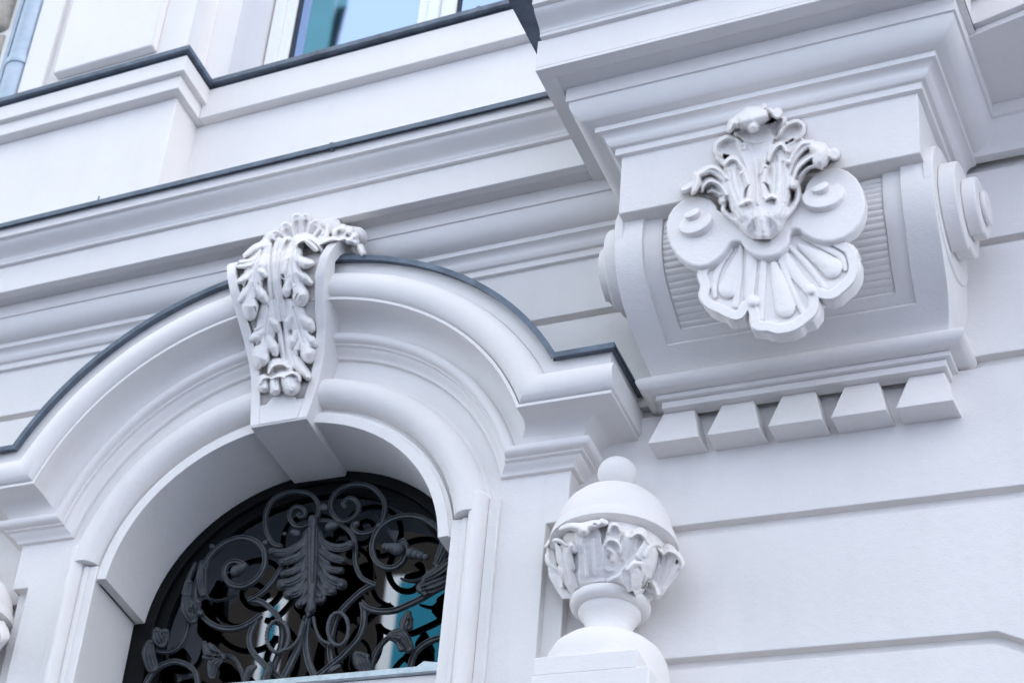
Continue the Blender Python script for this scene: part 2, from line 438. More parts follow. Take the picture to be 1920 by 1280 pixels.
# corona: slab cut flat at the left end, drip lip on two sides
XE = -0.86
MB().box(XC+0.05, XE, -0.44-0.198-0.028, 0.0, 6.984, 7.0).build('soffit', SMOOTH, bal)
cb = MB()
cb.prism([(XC, 6.971), (XE, 6.971), (XE, 6.984), (XC, 6.984)], -0.704, -0.655)
cb.box(XC, XC+0.05, -0.655, 0.0, 6.971, 6.984)
cb.box(XC, XE, -0.704, 0.0, 6.9845, 7.112)
cb.build('corona', SMOOTH, bal, bevel=0.002)
sweep_plan(cymaprof(-0.6), [(XC+0.012, -OFF), (XE, -OFF)]).build('cyma_moulding', SMOOTH, bal, smooth=28)
MB().prism([(XC-0.072, 7.236), (XE, 7.236), (XE, 7.25), (XC-0.072, 7.25)], -0.822, 0.0).build('flashing', ZINC, bal)
MB().box(XC-0.075, XE, -0.826, -0.822, 7.222, 7.25).build('flashing_lip', ZINC, bal)
# balcony slab between the brackets (to the right), slightly bowed out
slab = thing('balcony_slab', 'plain white balcony underside with stepped edge at the right of the scrolled bracket', 'balcony')
a = np.array([-1.16, -0.338]); b_ = np.array([1.1, -0.338-2.26*0.247])
def slabpiece(name, off, z0, z1, m=SMOOTH):
    n_ = np.array([(b_-a)[1], -(b_-a)[0]]); n_ = n_/np.linalg.norm(n_)
    p0 = a+n_*off; p1 = b_+n_*off
    vs = [(p0[0], p0[1], z0), (p1[0], p1[1], z0), (p1[0], 0, z0), (p0[0], 0, z0), (p0[0], p0[1], z1), (p1[0], p1[1], z1), (p1[0], 0, z1), (p0[0], 0, z1)]
    MB().add(vs, [(0, 1, 2, 3), (4, 7, 6, 5), (0, 4, 5, 1), (1, 5, 6, 2), (2, 6, 7, 3), (3, 7, 4, 0)]).build(name, m, slab, bevel=0.002)
slabpiece('soffit', 0.0, 6.975, 7.0)
slabpiece('slab_step', 0.02, 7.0005, 7.10)
slabpiece('slab_step', 0.045, 7.1005, 7.4)
# simple moulding under that slab on the wall
rp = [(-0.02, 6.835), (0.012, 6.835)] + [(0.014+0.06*math.sin(t*math.pi/2)**1.5, 6.838+0.085*t) for t in np.linspace(0, 1, 9)] + [(0.085, 6.926), (0.085, 6.976), (-0.02, 6.976)]
sweep_plan(rp, [(BX1-0.02, -0.02), (XR, -0.02)]).build('wall_moulding', SMOOTH, slab, smooth=28, bevel=0.0015)

# ================================================================== UPPER STOREY
up = thing('upper_storey_wall', 'bright white upper wall with sill band and projecting panelled pier at top left', 'wall')
MB().box(-3.86, XR, -0.05, 0.30, 7.25, 7.87).build('frieze', SMOOTH, up, bevel=0.003)
MB().box(XL, -3.84, -0.235, 0.30, 7.25, 7.872).build('pier_pedestal', SMOOTH, up, bevel=0.004)
MB().prism([(XL, 7.8725), (-3.81, 7.8725), (-3.81, 7.945), (XL, 7.945)], -0.285, 0.2).build('sill_fascia', SMOOTH, up, bevel=0.003)
MB().prism([(XL, 7.9455), (-3.785, 7.9455), (-3.785, 8.032), (XL, 8.032)], -0.309, 0.2).build('sill_fascia', SMOOTH, up, bevel=0.003)
MB().box(-3.809, XR, -0.096, 0.25, 7.8705, 8.032).build('window_sill_band', SMOOTH, up, bevel=0.003)
fl = MB()
fl.prism([(XL, 8.043), (-3.768, 8.043), (-3.768, 8.068), (XL, 8.068)], -0.330, -0.05)
fl.build('sill_flashing', ZINC, up, bevel=0.002)
MB().box(-3.7675, XR, -0.118, 0.26, 8.045, 8.071).build('sill_flashing', ZINC, up, bevel=0.002)
MB().box(XL, -3.863, -0.215, 0.30, 8.06, 9.6).build('pier_shaft', SMOOTH, up, bevel=0.003)
MB().box(-4.69, -4.562, -0.2435, -0.215, 8.06, 9.6).build('pier_margin', SMOOTH, up, bevel=0.003)
MB().box(-4.505, -4.008, -0.262, -0.215, 8.218, 9.5).build('raised_panel', SMOOTH, up, bevel=0.008)
MB().box(-3.8635, -3.744, -0.055, 0.30, 8.06, 9.6).build('window_surround', SMOOTH, up, bevel=0.003)
MB().box(-3.745, -3.70, 0.215, 0.32, 8.06, 9.6).build('reveal_back', SMOOTH, up)
for sx in (-3.30, -2.62):
    MB().box(sx-0.008, sx+0.008, -0.121, -0.10, 8.043, 8.0735).build('flashing_seam', ZINC, up, bevel=0.002)
win = thing('upper_window', 'white framed upstairs window with sky blue tinted into its glass above the sill flashing', 'window')
fr_ = MB()
fr_.box(-3.735, -3.680, 0.185, 0.27, 8.05, 9.6)
fr_.build('window_frame', WHITEFRAME, win, bevel=0.004)
MB().box(-3.683, -3.632, 0.200, 0.26, 8.05, 9.6).build('sash_stile', WHITEFRAME, win, bevel=0.006)
MB().box(-3.632, -3.618, 0.212, 0.25, 8.05, 9.6).build('glazing_seal', SEAL, win)
mu = MB(); mu.box(-3.045, -2.995, 0.205, 0.26, 8.05, 9.6)
mu.build('sash_stile', WHITEFRAME, win, bevel=0.006)
MB().box(-2.997, -2.945, 0.190, 0.26, 8.05, 9.6).build('mullion', WHITEFRAME, win, bevel=0.006)
MB().box(-2.945, -2.875, 0.205, 0.26, 8.05, 9.6).build('sash_stile', WHITEFRAME, win, bevel=0.006)
MB().box(-2.875, -2.862, 0.212, 0.25, 8.05, 9.6).build('glazing_seal', SEAL, win)
MB().box(-3.620, -3.044, 0.222, 0.232, 8.05, 9.6).build('pane', SKYGLASS, win)
MB().box(-2.864, -2.30, 0.222, 0.232, 8.05, 9.6).build('pane', SKYGLASS, win)
MB().box(-2.30, -2.24, 0.190, 0.27, 8.05, 9.6).build('window_frame', WHITEFRAME, win, bevel=0.004)
MB().box(-2.24, XR, -0.055, 0.30, 8.06, 9.6).build('window_surround', SMOOTH, up, bevel=0.003)

pipe = thing('downpipe', 'blue grey metal downpipe with a collar at the far top left', 'drainpipe')
PX, PY_ = -4.752, -0.215
def lathe(mb, cx, cy, prof, n=40, a0=0, a1=360):
    full = abs(a1-a0) >= 360
    an = np.linspace(R_(a0), R_(a1), n, endpoint=not full)
    rows = [[(cx+r*math.cos(t), cy+r*math.sin(t), z) for t in an] for r, z in prof]
    mb.sheet(rows, closed_v=full); return mb
lathe(MB(), PX, PY_, [(0.055, 8.02), (0.055, 8.372), (0.050, 8.39)]).build('lower_pipe', PIPE, pipe, smooth=40)
lathe(MB(), PX, PY_, [(0.055, 8.372), (0.0605, 8.374), (0.0615, 8.38), (0.0615, 8.408), (0.0605, 8.413), (0.055, 8.415)]).build('collar', PIPE, pipe, smooth=50)
lathe(MB(), PX, PY_, [(0.0545, 8.40), (0.0545, 9.8)]).build('upper_pipe', PIPE, pipe, smooth=40)
MB().box(-4.835, -4.815, -0.235, -0.1, 8.05, 9.8).build('edge_strip', PIPE, pipe)
nb = thing('stone_wall', 'rough beige stone wall of the neighbouring house beyond the downpipe', 'wall')
MB().box(-7.5, -4.86, -0.16, 0.3, 7.9, 10.2).build('mortar_bed', MORTAR, nb)
rs = random.Random(4)
z = 7.95
while z < 9.9:
    x = -4.875; hgt = rs.uniform(0.30, 0.42)
    while x > -5.9:
        wd = rs.uniform(0.32, 0.5)
        st = MB().box(x-wd+0.012, x, -0.225-rs.uniform(0, 0.03), -0.10, z, z+hgt-0.022).build('stone', STONE, nb, bevel=0.022, seg=3)
        x -= wd
    z += hgt

# ================================================================== DOORWAY (portal)
por = thing('arched_doorway', 'white arched doorway with rolled hood moulding, side piers and dark metal capping', 'doorway')
HW = 1.022                    # half width of the pier pair
ZC, R0, Z0 = 5.622, 0.818, 5.800
def portal_rows(o, d, n=44):
    """points of one profile vertex (o = height above the impost bottom, d = projection) along the hood"""
    e = min(d-0.075, 0.190)
    xL = CX-HW-e; xR = CX+HW+e; r = R0+o; zh = Z0+o
    dx = math.sqrt(max(r*r-(zh-ZC)**2, 1e-6)); a = math.atan2(zh-ZC, dx)
    pts = [(xL, 0.01, zh), (xL, -d, zh)]
    pts += [(CX-r*math.cos(t), -d, ZC+r*math.sin(t)) for t in np.linspace(a, math.pi-a, n)]
    pts += [(xR, -d, zh), (xR, 0.01, zh)]
    return pts
def portal_sweep(prof, name, m=SMOOTH, **kw):
    cols = [portal_rows(o, d) for o, d in prof]
    rows = list(map(list, zip(*cols)))
    mb = MB(); mb.sheet(rows, closed_v=True)
    k = len(prof); n = len(rows)
    mb.f.append(tuple(range(k))); mb.f.append(tuple((n-1)*k+j for j in range(k))[::-1])
    return mb.build(name, m, por, smooth=30, **kw)
P1 = [(0.0, -0.01), (0.0, 0.088)] + [(0.002+0.030*t, 0.090+0.026*(t-0.4*math.sin(2*math.pi*t)/math.pi)) for t in np.linspace(0, 1, 8)] \
   + [(0.0325, 0.130), (0.0395, 0.131), (0.0400, 0.138)] + [(0.0575-0.0175*math.cos(t), 0.140+0.018*math.sin(t)) for t in np.linspace(0.2, math.pi-0.1, 9)] + [(0.0765, 0.128), (0.0765, -0.01)]
portal_sweep(P1, 'fascia_moulding', bevel=0.001)
P2 = [(0.0770, -0.01), (0.0770, 0.128)] + [(0.079+0.060*math.sin(t), 0.200-0.072*math.cos(t)) for t in np.linspace(0, math.pi/2, 10)] + [(0.139, 0.256), (0.1505, 0.256), (0.1510, -0.01)]
portal_sweep(P2, 'cavetto_moulding', bevel=0.001)
P3 = [(0.1515, -0.01), (0.1515, 0.243)] + [(0.206-0.0545*math.cos(t), 0.240+0.045*math.sin(t)) for t in np.linspace(0.06, math.pi-0.06, 15)] + [(0.2605, -0.01)]
portal_sweep(P3, 'roll_moulding')
P4 = [(0.2610, -0.01), (0.2610, 0.246), (0.310, 0.248), (0.310, -0.01)]
portal_sweep(P4, 'top_fascia')
P5 = [(0.3105, -0.01), (0.3105, 0.274), (0.302, 0.2745), (0.302, 0.278), (0.3215, 0.279), (0.330, -0.01)]
fo = portal_sweep(P5, 'flashing', ZINC)
# wall mass of the portal: two piers and the ring between the mouldings
IC, IR = 5.541, 0.614          # intrados circle
JX, ZS = 0.655, 5.588          # jamb half width, springing
ring_in = [(CX-IR*math.cos(t), IC+IR*math.sin(t)) for t in np.linspace(math.asin((ZS-IC)/IR), math.pi-math.asin((ZS-IC)/IR), 40)]
def outer_pts():
    r = R0+0.02; zh = Z0+0.02; dx = math.sqrt(r*r-(zh-ZC)**2); a_ = math.atan2(zh-ZC, dx)
    return [(CX-r*math.cos(t), ZC+r*math.sin(t)) for t in np.linspace(a_, math.pi-a_, 40)]
op = outer_pts()
left = [(CX-0.72, 4.3), (CX-0.72, 5.66)] + [(CX-0.72*math.cos(t), 5.60+0.72*math.sin(t)) for t in np.linspace(0.09, math.pi-0.09, 36)] + [(CX+0.72, 5.66), (CX+0.72, 4.3)]
poly = left + [(CX+0.954, 4.3), (CX+0.954, 5.608), (CX+HW, 5.608), (CX+HW, Z0+0.02)] + op[::-1] + [(CX-HW, Z0+0.02), (CX-HW, 5.608), (CX-0.954, 5.608), (CX-0.954, 4.3)]
MB().prism(poly, -0.075, 0.029).build('pier_face', PLASTER, por, bevel=0.003)
for s in (-1, 1):
    x0, x1 = sorted((CX+s*0.9, CX+s*1.012))
    MB().box(x0, x1, -0.040, 0.02, 4.3, 5.62).build('pier_rebate', PLASTER, por, bevel=0.003)
# architrave round the opening: fillet + roll, on jambs and arch
def ring_sweep(prof, name, zs=ZS, cz=IC, n=44, m=PLASTER, a_off=0.0):
    """prof: closed (radius, d)"""
    rows = []
    for q in np.linspace(0, 1, n):
        row = []
        for r, d in prof:
            a0 = math.asin(min(0.9, (zs-cz)/r)); t = a0+(math.pi-2*a0)*q
            row.append((CX-r*math.cos(t), -d, cz+r*math.sin(t)))
        rows.append(row)
    mb = MB(); mb.sheet(rows, closed_v=True); k = len(prof)
    mb.f.append(tuple(range(k))); mb.f.append(tuple((n-1)*k+j for j in range(k))[::-1])
    return mb.build(name, m, por, smooth=30, bevel=0.0015)
ring_sweep([(IR, -0.20), (IR, 0.098), (0.650, 0.100), (0.652, 0.090), (0.664, 0.090), (0.664, -0.20)], 'arch_reveal')
ring_sweep([(0.648, -0.30), (0.648, 0.070), (0.80, 0.070), (0.80, -0.30)], 'arch_backing')
rollp = [(0.6645, -0.02), (0.6645, 0.085)] + [(0.722-0.056*math.cos(t), 0.085+0.052*math.sin(t)) for t in np.linspace(0.1, math.pi-0.05, 15)] + [(0.779, 0.085), (0.790, 0.083), (0.790, -0.02)]
ring_sweep(rollp, 'arch_roll', zs=5.655, cz=5.565)
for s in (-1, 1):
    def jb(u0, u1, y0, y1, z0, z1, nm, **kw):
        x0, x1 = sorted((CX+s*u0, CX+s*u1)); MB().box(x0, x1, y0, y1, z0, z1).build(nm, PLASTER, por, **kw)
    jb(JX, 0.715, -0.098, 0.20, 4.3, ZS+0.062, 'jamb_reveal', bevel=0.004)
    jb(0.690, 0.712, -0.106, -0.05, 4.3, ZS+0.062, 'jamb_bead', bevel=0.006)
    jp = [(0.7125, -0.07)] + [(0.741-0.0285*math.cos(t), -0.100-0.034*math.sin(t)) for t in np.linspace(0.0, math.pi, 13)] + [(0.7695, -0.07)]
    mb = MB(); rows = [[(CX+s*u, y, zz) for u, y in jp] for zz in (4.3, 5.715)]
    rows += [[(CX+s*(0.741+(u-0.741)*k), -0.07+(y+0.07)*k, 5.715+dz) for u, y in jp] for k, dz in ((0.97, 0.010), (0.8, 0.020), (0.5, 0.026))]
    mb.sheet(rows, closed_v=True); mb.f.append(tuple(range(3*0+len(jp)))); mb.f.append(tuple(4*len(jp)+j for j in range(len(jp))))
    mb.build('jamb_roll', PLASTER, por, smooth=40)
    jb(0.770, 0.806, -0.092, -0.05, 4.3, 5.722, 'jamb_fillet', bevel=0.003)
    # little return of the roll hooking in over the jamb
    jb(0.700, 0.745, -0.127, -0.05, 5.655, 5.716, 'jamb_ear', bevel=0.016, seg=4)
# metal capped transom and sill under the fanlight
MB().box(CX-JX+0.003, CX+JX-0.003, -0.02, 0.29, 4.9, 5.128).build('transom', PLASTER, por, bevel=0.003)
MB().box(CX-JX+0.002, CX+JX-0.008, -0.036, 0.28, 5.129, 5.152).build('transom_capping', BRIGHTZINC, por, bevel=0.002)
MB().prism([(CX+JX-0.10, 5.153), (CX+JX-0.012, 5.153), (CX+JX-0.03, 5.163), (CX+JX-0.075, 5.172)], -0.03, -0.026).build('capping_fold', BRIGHTZINC, por)

# fanlight: dark frame ring and glass
fan = thing('fanlight', 'dark glazed half-round fanlight behind the wrought iron grille', 'window')
def fring(r0, r1, y0, y1, nm, m=WOODDARK):
    pin = [(CX-r0*math.cos(t), IC+r0*math.sin(t)) for t in np.linspace(0, math.pi, 40)]
    pout = [(CX-r1*math.cos(t), IC+r1*math.sin(t)) for t in np.linspace(0, math.pi, 40)]
    pol = [(CX-r0, 5.0)]+pin+[(CX+r0, 5.0), (CX+r1, 5.0)]+pout[::-1]+[(CX-r1, 5.0)]
    MB().prism(pol, y0, y1).build(nm, m, fan, bevel=0.003)
fring(0.575, 0.70, 0.2005, 0.36, 'outer_frame')
fring(0.535, 0.576, 0.222, 0.36, 'inner_frame')
pp_ = [(CX-0.55, 5.0)]+[(CX-0.55*math.cos(t), IC+0.55*math.sin(t)) for t in np.linspace(0, math.pi, 40)]+[(CX+0.55, 5.0)]
MB().prism(pp_, 0.240, 0.248).build('pane', DARKGLASS, fan)

# ================================================================== KEYSTONE
KZ = [6.13, 6.176, 6.30, 6.388, 6.474, 6.538, 6.63, 6.70, 6.75, 6.79]
KY = [-.152, -.152, -.150, -.165, -.208, -.262, -.325, -.340, -.330, -.300]
KH = [.108, .115, .131, .144, .159, .168, .185, .202, .215, .222]
ky = lambda z: float(np.interp(z, KZ, KY)); kh = lambda z: float(np.interp(z, KZ, KH))
key = thing('keystone', 'carved scroll keystone with hanging acanthus leaves and bud at the crown of the arch', 'keystone')
BW = 0.036
KP = [(ky(z), z, kh(z)) for z in np.linspace(6.13, 6.74, 40)]
KP += [(-0.326, 6.762, .219), (-0.310, 6.786, .223), (-0.286, 6.808, .227), (-0.258, 6.825, .231), (-0.228, 6.836, .234), (-0.198, 6.840, .237), (-0.176, 6.836, .238), (-0.163, 6.822, .238)]
CURL = [(-0.168, 6.808, .238), (-0.186, 6.806, .237), (-0.212, 6.800, .235), (-0.240, 6.786, .231), (-0.264, 6.764, .226), (-0.282, 6.735, .216), (-0.292, 6.70, .205)]
for s_ in (-1, 1):
    ol = KP+CURL+[(-0.27, 6.66, .196), (0.0, 6.64, .19), (0.0, 6.13, .108)]
    n = len(ol)
    v = [(CX+s_*h, y, z) for y, z, h in ol]+[(CX+s_*(h-BW), y, z) for y, z, h in ol]
    MB().add(v, [tuple(range(n)), tuple(range(2*n-1, n-1, -1))]+[(i, (i+1) % n, n+(i+1) % n, n+i) for i in range(n)]).build('scroll_band', STUCCO, key, smooth=32, bevel=0.003)
rows = []
for i, (y, z, h) in enumerate(KP):
    r_ = 0.034*min(1, max(0, (z-6.185)/0.01)); r_ = min(r_, 0.034)
    rows.append([(CX-h+BW+.001, y+r_+.0005, z), (CX-(h-BW)*.5, y+r_, z), (CX+(h-BW)*.5, y+r_, z), (CX+h-BW-.001, y+r_+.0005, z)])
for y, z, h in ((-0.2, 6.70, .2), (0.0, 6.70, .19)): rows.append([(CX-h+BW, y, z), (CX-h*.4, y, z), (CX+h*.4, y, z), (CX+h-BW, y, z)])
MB().sheet(rows).build('recessed_panel', STUCCO, key, smooth=40)
fb = [(CX-0.0725, 6.1305), (CX+0.0725, 6.1305), (CX+0.078, 6.196), (CX+0.060, 6.197)]+[(CX+0.060*math.cos(t), 6.198+0.058*math.sin(t)) for t in np.linspace(0.05, math.pi-0.05, 22)]+[(CX-0.060, 6.197), (CX-0.078, 6.196)]
MB().prism(fb, -0.1535, 0.0).build('foot_block', STUCCO, key, bevel=0.002)
vs = []
for y, h in ((-0.1495, .1075), (0.1995, .1)):
    vs += [(CX-h, y, 6.124), (CX+h, y, 6.124), (CX+h*1.12, y, 6.22), (CX-h*1.12, y, 6.22)]
MB().add(vs, [(0, 1, 2, 3), (4, 7, 6, 5), (0, 4, 5, 1), (1, 5, 6, 2), (2, 6, 7, 3), (3, 7, 4, 0)]).build('tail_block', PLASTER, key, bevel=0.003)
kbase = lambda z, x: np.interp(z, KZ, KY)+0.034
ZA = (410, 390, .1719); ZB = (430, 560, .1874)
def LF(nm, items):
    return [(nm,)+tuple(i) for i in items]
pa = LF('acanthus_leaf#1', [
    ('dome', [(520, 390), (440, 560), (385, 760), (350, 960)], [62, 118, 122, 98], [.050, .056, .060, .066]),
    ('dome', [(350, 930), (345, 1070), (345, 1160)], [70, 98, 72], [.064, .088, .070]),
    ('dome', [(345, 850), (285, 950), (235, 1005)], [52, 58, 40], [.060, .070, .058]),
    ('dome', [(360, 700), (290, 770), (230, 800)], [52, 54, 36], [.058, .066, .054]),
    ('dome', [(430, 570), (330, 620), (215, 640)], [42, 42, 26], [.056, .062, .05]),
    ('dome', [(450, 470), (380, 560), (240, 590)], [36, 34, 24], [.058, .064, .054]),
    ('dome', [(500, 400), (400, 440), (290, 520)], [46, 44, 30], [.058, .066, .05]),
    ('dome', [(400, 860), (470, 950), (515, 1020)], [58, 66, 44], [.060, .074, .06]),
    ('dome', [(430, 680), (480, 700), (505, 740)], [40, 40, 30], [.058, .066, .056]),
    ('sub', [(480, 450), (410, 660), (370, 860)], 14, .008), ('sub', [(430, 520), (340, 690), (300, 740)], 10, .006), ('sub', [(440, 640), (420, 780), (430, 880)], 10, .006),
    ('hole', [(315, 795), (290, 850), (250, 868)], [7, 11, 8], .0), ('hole', [(480, 790), (492, 825), (496, 860)], [8, 15, 9], -.005), ('hole', [(400, 985), (420, 1010), (440, 1050)], [6, 10, 8], .01),
    ('sub', [(390, 1080), (400, 1130)], 9, .02)])
pa += LF('acanthus_leaf#2', [
    ('dome', [(900, 330), (810, 480), (800, 680), (850, 880)], [66, 118, 128, 104], [.050, .058, .062, .066]),
    ('dome', [(850, 860), (890, 950), (900, 1010)], [80, 100, 72], [.066, .090, .072]),
    ('dome', [(770, 800), (745, 900), (745, 950)], [52, 58, 40], [.062, .070, .058]),
    ('dome', [(850, 700), (930, 760), (1000, 815)], [52, 56, 38], [.060, .070, .056]),
    ('dome', [(850, 560), (940, 600), (1010, 600)], [60, 66, 42], [.060, .074, .058]),
    ('dome', [(840, 420), (860, 370), (930, 340), (1000, 390), (1060, 450)], [40, 52, 50, 46, 34], [.064, .080, .086, .074, .056]),
    ('dome', [(740, 560), (715, 680), (710, 760)], [40, 42, 30], [.058, .064, .054]),
    ('sub', [(830, 430), (790, 620), (820, 820)], 14, .008), ('sub', [(860, 480), (860, 620), (900, 700)], 10, .006), ('sub', [(760, 560), (740, 740)], 10, .006),
    ('hole', [(900, 660), (940, 700), (985, 720)], [6, 12, 8], .0), ('hole', [(700, 730), (712, 765)], [13, 10], -.004), ('hole', [(800, 890), (800, 950)], [6, 9], .006),
    ('hole', [(925, 400), (940, 430), (985, 470)], [9, 13, 9], .015), ('sub', [(860, 940), (840, 990)], 10, .02)])
pa += LF('stem_rib#1', [('dome', [(770, 335), (700, 380), (660, 560), (650, 800), (680, 1000), (720, 1290)], [34, 44, 44, 40, 36, 30], [.05, .058, .055, .052, .05, .046]),
    ('dome', [(660, 345), (610, 480), (600, 700), (620, 900), (670, 1290)], [34, 36, 34, 30, 26], [.052, .054, .05, .048, .046]), ('sub', [(745, 350), (665, 560), (660, 820), (710, 1200)], 8, .012)])
pa += LF('stem_rib#2', [('dome', [(560, 400), (540, 600), (560, 850), (610, 1290)], [30, 32, 30, 26], [.045, .047, .045, .042])])
relief(None, ZA, (180, 280, 1110, 1235), 3.2, kbase, pa, STUCCO, key, back=0.004, k=0.012, soft=9)
pb = LF('acanthus_leaf#3', [
    ('dome', [(400, 20), (385, 160), (370, 320), (345, 480)], [58, 106, 108, 92], [.046, .052, .056, .062]),
    ('dome', [(340, 470), (300, 580), (285, 660)], [70, 80, 52], [.062, .086, .068]), ('dome', [(340, 500), (350, 600), (335, 640)], [60, 60, 40], [.06, .078, .062]),
    ('dome', [(340, 330), (270, 380), (225, 405)], [50, 56, 38], [.056, .068, .054]), ('dome', [(335, 440), (270, 530), (250, 580)], [46, 46, 30], [.056, .064, .052]),
    ('dome', [(390, 400), (440, 480), (460, 545)], [52, 60, 42], [.058, .074, .060]), ('dome', [(410, 220), (460, 260), (475, 310)], [44, 42, 32], [.054, .066, .054]),
    ('dome', [(330, 270), (270, 310)], [30, 22], .05),
    ('sub', [(390, 80), (365, 280), (345, 440)], 13, .008), ('hole', [(310, 430), (290, 455), (255, 462)], [6, 11, 7], .0), ('hole', [(470, 350), (480, 385), (480, 430)], [8, 17, 10], -.006), ('hole', [(410, 555), (430, 590)], [6, 9], .01)])
pb += LF('acanthus_leaf#4', [
    ('dome', [(610, 20), (660, 160), (700, 320), (750, 460)], [60, 110, 112, 94], [.046, .052, .056, .062]),
    ('dome', [(750, 440), (785, 540), (800, 600)], [74, 86, 56], [.062, .088, .070]), ('dome', [(720, 200), (790, 250), (825, 300)], [56, 64, 46], [.056, .072, .058]),
    ('dome', [(770, 360), (820, 420), (855, 460)], [52, 54, 36], [.058, .070, .056]), ('dome', [(670, 330), (630, 420), (620, 480)], [48, 54, 38], [.056, .068, .056]),
    ('dome', [(690, 440), (675, 500), (680, 545)], [34, 38, 26], [.058, .068, .056]), ('dome', [(620, 170), (590, 230), (600, 290)], [40, 42, 30], [.052, .060, .050]),
    ('sub', [(640, 90), (695, 290), (740, 440)], 13, .008), ('hole', [(800, 340), (830, 362), (860, 362)], [7, 14, 8], .0), ('hole', [(615, 320), (622, 360)], [12, 8], -.004), ('hole', [(690, 520), (705, 570)], [7, 9], .012), ('hole', [(820, 480), (850, 495)], [6, 8], .012)])
pb += LF('stem_rib#3', [('dome', [(450, 0), (490, 250), (530, 470), (560, 640)], [26, 28, 36, 46], [.046, .046, .05, .056]), ('dome', [(530, 0), (560, 250), (590, 480), (640, 660)], [30, 30, 40, 60], [.048, .048, .052, .06]),
    ('dome', [(600, 520), (690, 660), (790, 780)], [44, 72, 44], [.052, .064, .070]), ('sub', [(500, 60), (545, 350), (570, 620)], 9, .010), ('sub', [(620, 520), (660, 680)], 9, .008)])
pb += LF('flower_bud', [('dome', [(350, 820), (345, 870)], [70, 74], [.084, .086]), ('dome', [(450, 830), (460, 890)], [88, 84], [.094, .092]), ('dome', [(590, 820), (615, 870)], [112, 106], [.104, .102]), ('dome', [(670, 800)], [60], .09),
    ('dome', [(480, 690), (520, 740)], [104, 130], [.085, .100]), ('dome', [(305, 850), (335, 800), (385, 790), (430, 800)], [16, 22, 22, 16], .098), ('dome', [(440, 790), (500, 775), (560, 790)], [16, 20, 18], .108), ('dome', [(560, 770), (630, 745), (690, 775), (705, 820)], [18, 24, 24, 16], .112),
    ('dome', [(395, 740), (430, 680), (510, 655), (590, 690)], [16, 24, 26, 18], .108), ('sub', [(470, 710), (545, 700)], 44, .024), ('sub', [(395, 800), (400, 930)], 12, .012), ('sub', [(505, 800), (525, 960)], 13, .014), ('sub', [(460, 820), (470, 900)], 8, .006), ('sub', [(610, 800), (625, 900)], 9, .007)])
relief(None, ZB, (180, 0, 910, 975), 3.0, kbase, pb, STUCCO, key, back=0.004, k=0.012, soft=9)
# crest: fluted shell fan and rosette above the scroll
pc = []
for i, (tip, wv) in enumerate((((625, 300), 62), ((735, 225), 78), ((860, 135), 84), ((945, 125), 70), ((1060, 190), 70), ((1110, 260), 44))):
    bs = (880+(tip[0]-880)*.35, 440); md = ((bs[0]+tip[0])/2, (bs[1]+tip[1])/2-10)
    pc += [('shell_crest', 'scoop', [bs, md, tip], [wv*.6, wv*.9, wv], [.05, .06, .085])]
    pc += [('shell_crest', 'sub', [bs, md, (tip[0], tip[1]+wv*.5)], [wv*.3, wv*.55, wv*.5], [.004, .007, .009])]
pc += [('leaf_tuft', 'dome', [(860, 400), (920, 335), (1000, 340), (1080, 400), (1130, 470)], [50, 56, 56, 50, 34], [.10, .115, .115, .10, .085]), ('leaf_tuft', 'sub', [(930, 400), (960, 380), (1000, 440)], 16, .03)]
pc += [('leaf_tuft', 'dome', [(1110, 350), (1170, 310), (1190, 200)], [44, 44, 40], [.075, .085, .08]), ('leaf_tuft', 'dome', [(1110, 390), (1230, 345), (1310, 350)], [34, 40, 34], [.10, .11, .10])]
for c, r, h in (((1280, 270), 66, .09), ((1350, 240), 66, .095), ((1420, 260), 62, .09), ((1475, 310), 58, .085), ((1480, 370), 56, .08), ((1345, 310), 74, .10), ((1420, 345), 66, .095)):
    pc += [('rosette', 'dome', [c], [r], [h])]
pc += [('rosette', 'sub', [(1330, 285)], 60, .03), ('rosette', 'sub', [(1410, 310)], 36, .02), ('rosette', 'dome', [(1540, 440), (1565, 490)], [50, 44], .07)]
relief(None, ZA, (540, 40, 1620, 540), 3.4, -0.235, pc, STUCCO, key, back=0.0, noise=0.001, k=0.016, soft=11)
# the crest grows out of the cornice and the scroll
MB().tube([at(510, 452, -.24), at(560, 440, -.24), at(620, 428, -.24)], .045, .03).build('crest_root', STUCCO, key, smooth=60)
MB().tube([at(640, 440, -.2), at(672, 445, -.2)], .035, .04).build('crest_root', STUCCO, key, smooth=60)

# ================================================================== CONSOLE BRACKET
con = thing('console_bracket', 'broad white scroll bracket with ribbed panel and pyramid drops under the balcony block', 'bracket')
CM = -1.464
CZ = [6.075, 6.105, 6.13, 6.16, 6.22, 6.30, 6.36, 6.40, 6.45, 6.51]
CY = [-.112, -.120, -.155, -.205, -.295, -.370, -.396, -.404, -.404, -.398]
CH = [.424, .430, .440, .450, .459, .462, .462, .462, .462, .462]
_zf = np.linspace(6.075, 6.51, 60)
def _sm(v):
    y = np.interp(_zf, CZ, v)
    for _ in range(30): y[1:-1] = 0.25*y[:-2]+0.5*y[1:-1]+0.25*y[2:]
    return y
_cy, _ch = _sm(CY), _sm(CH)
cyf = lambda z: float(np.interp(z, _zf, _cy)); chf = lambda z: float(np.interp(z, _zf, _ch))
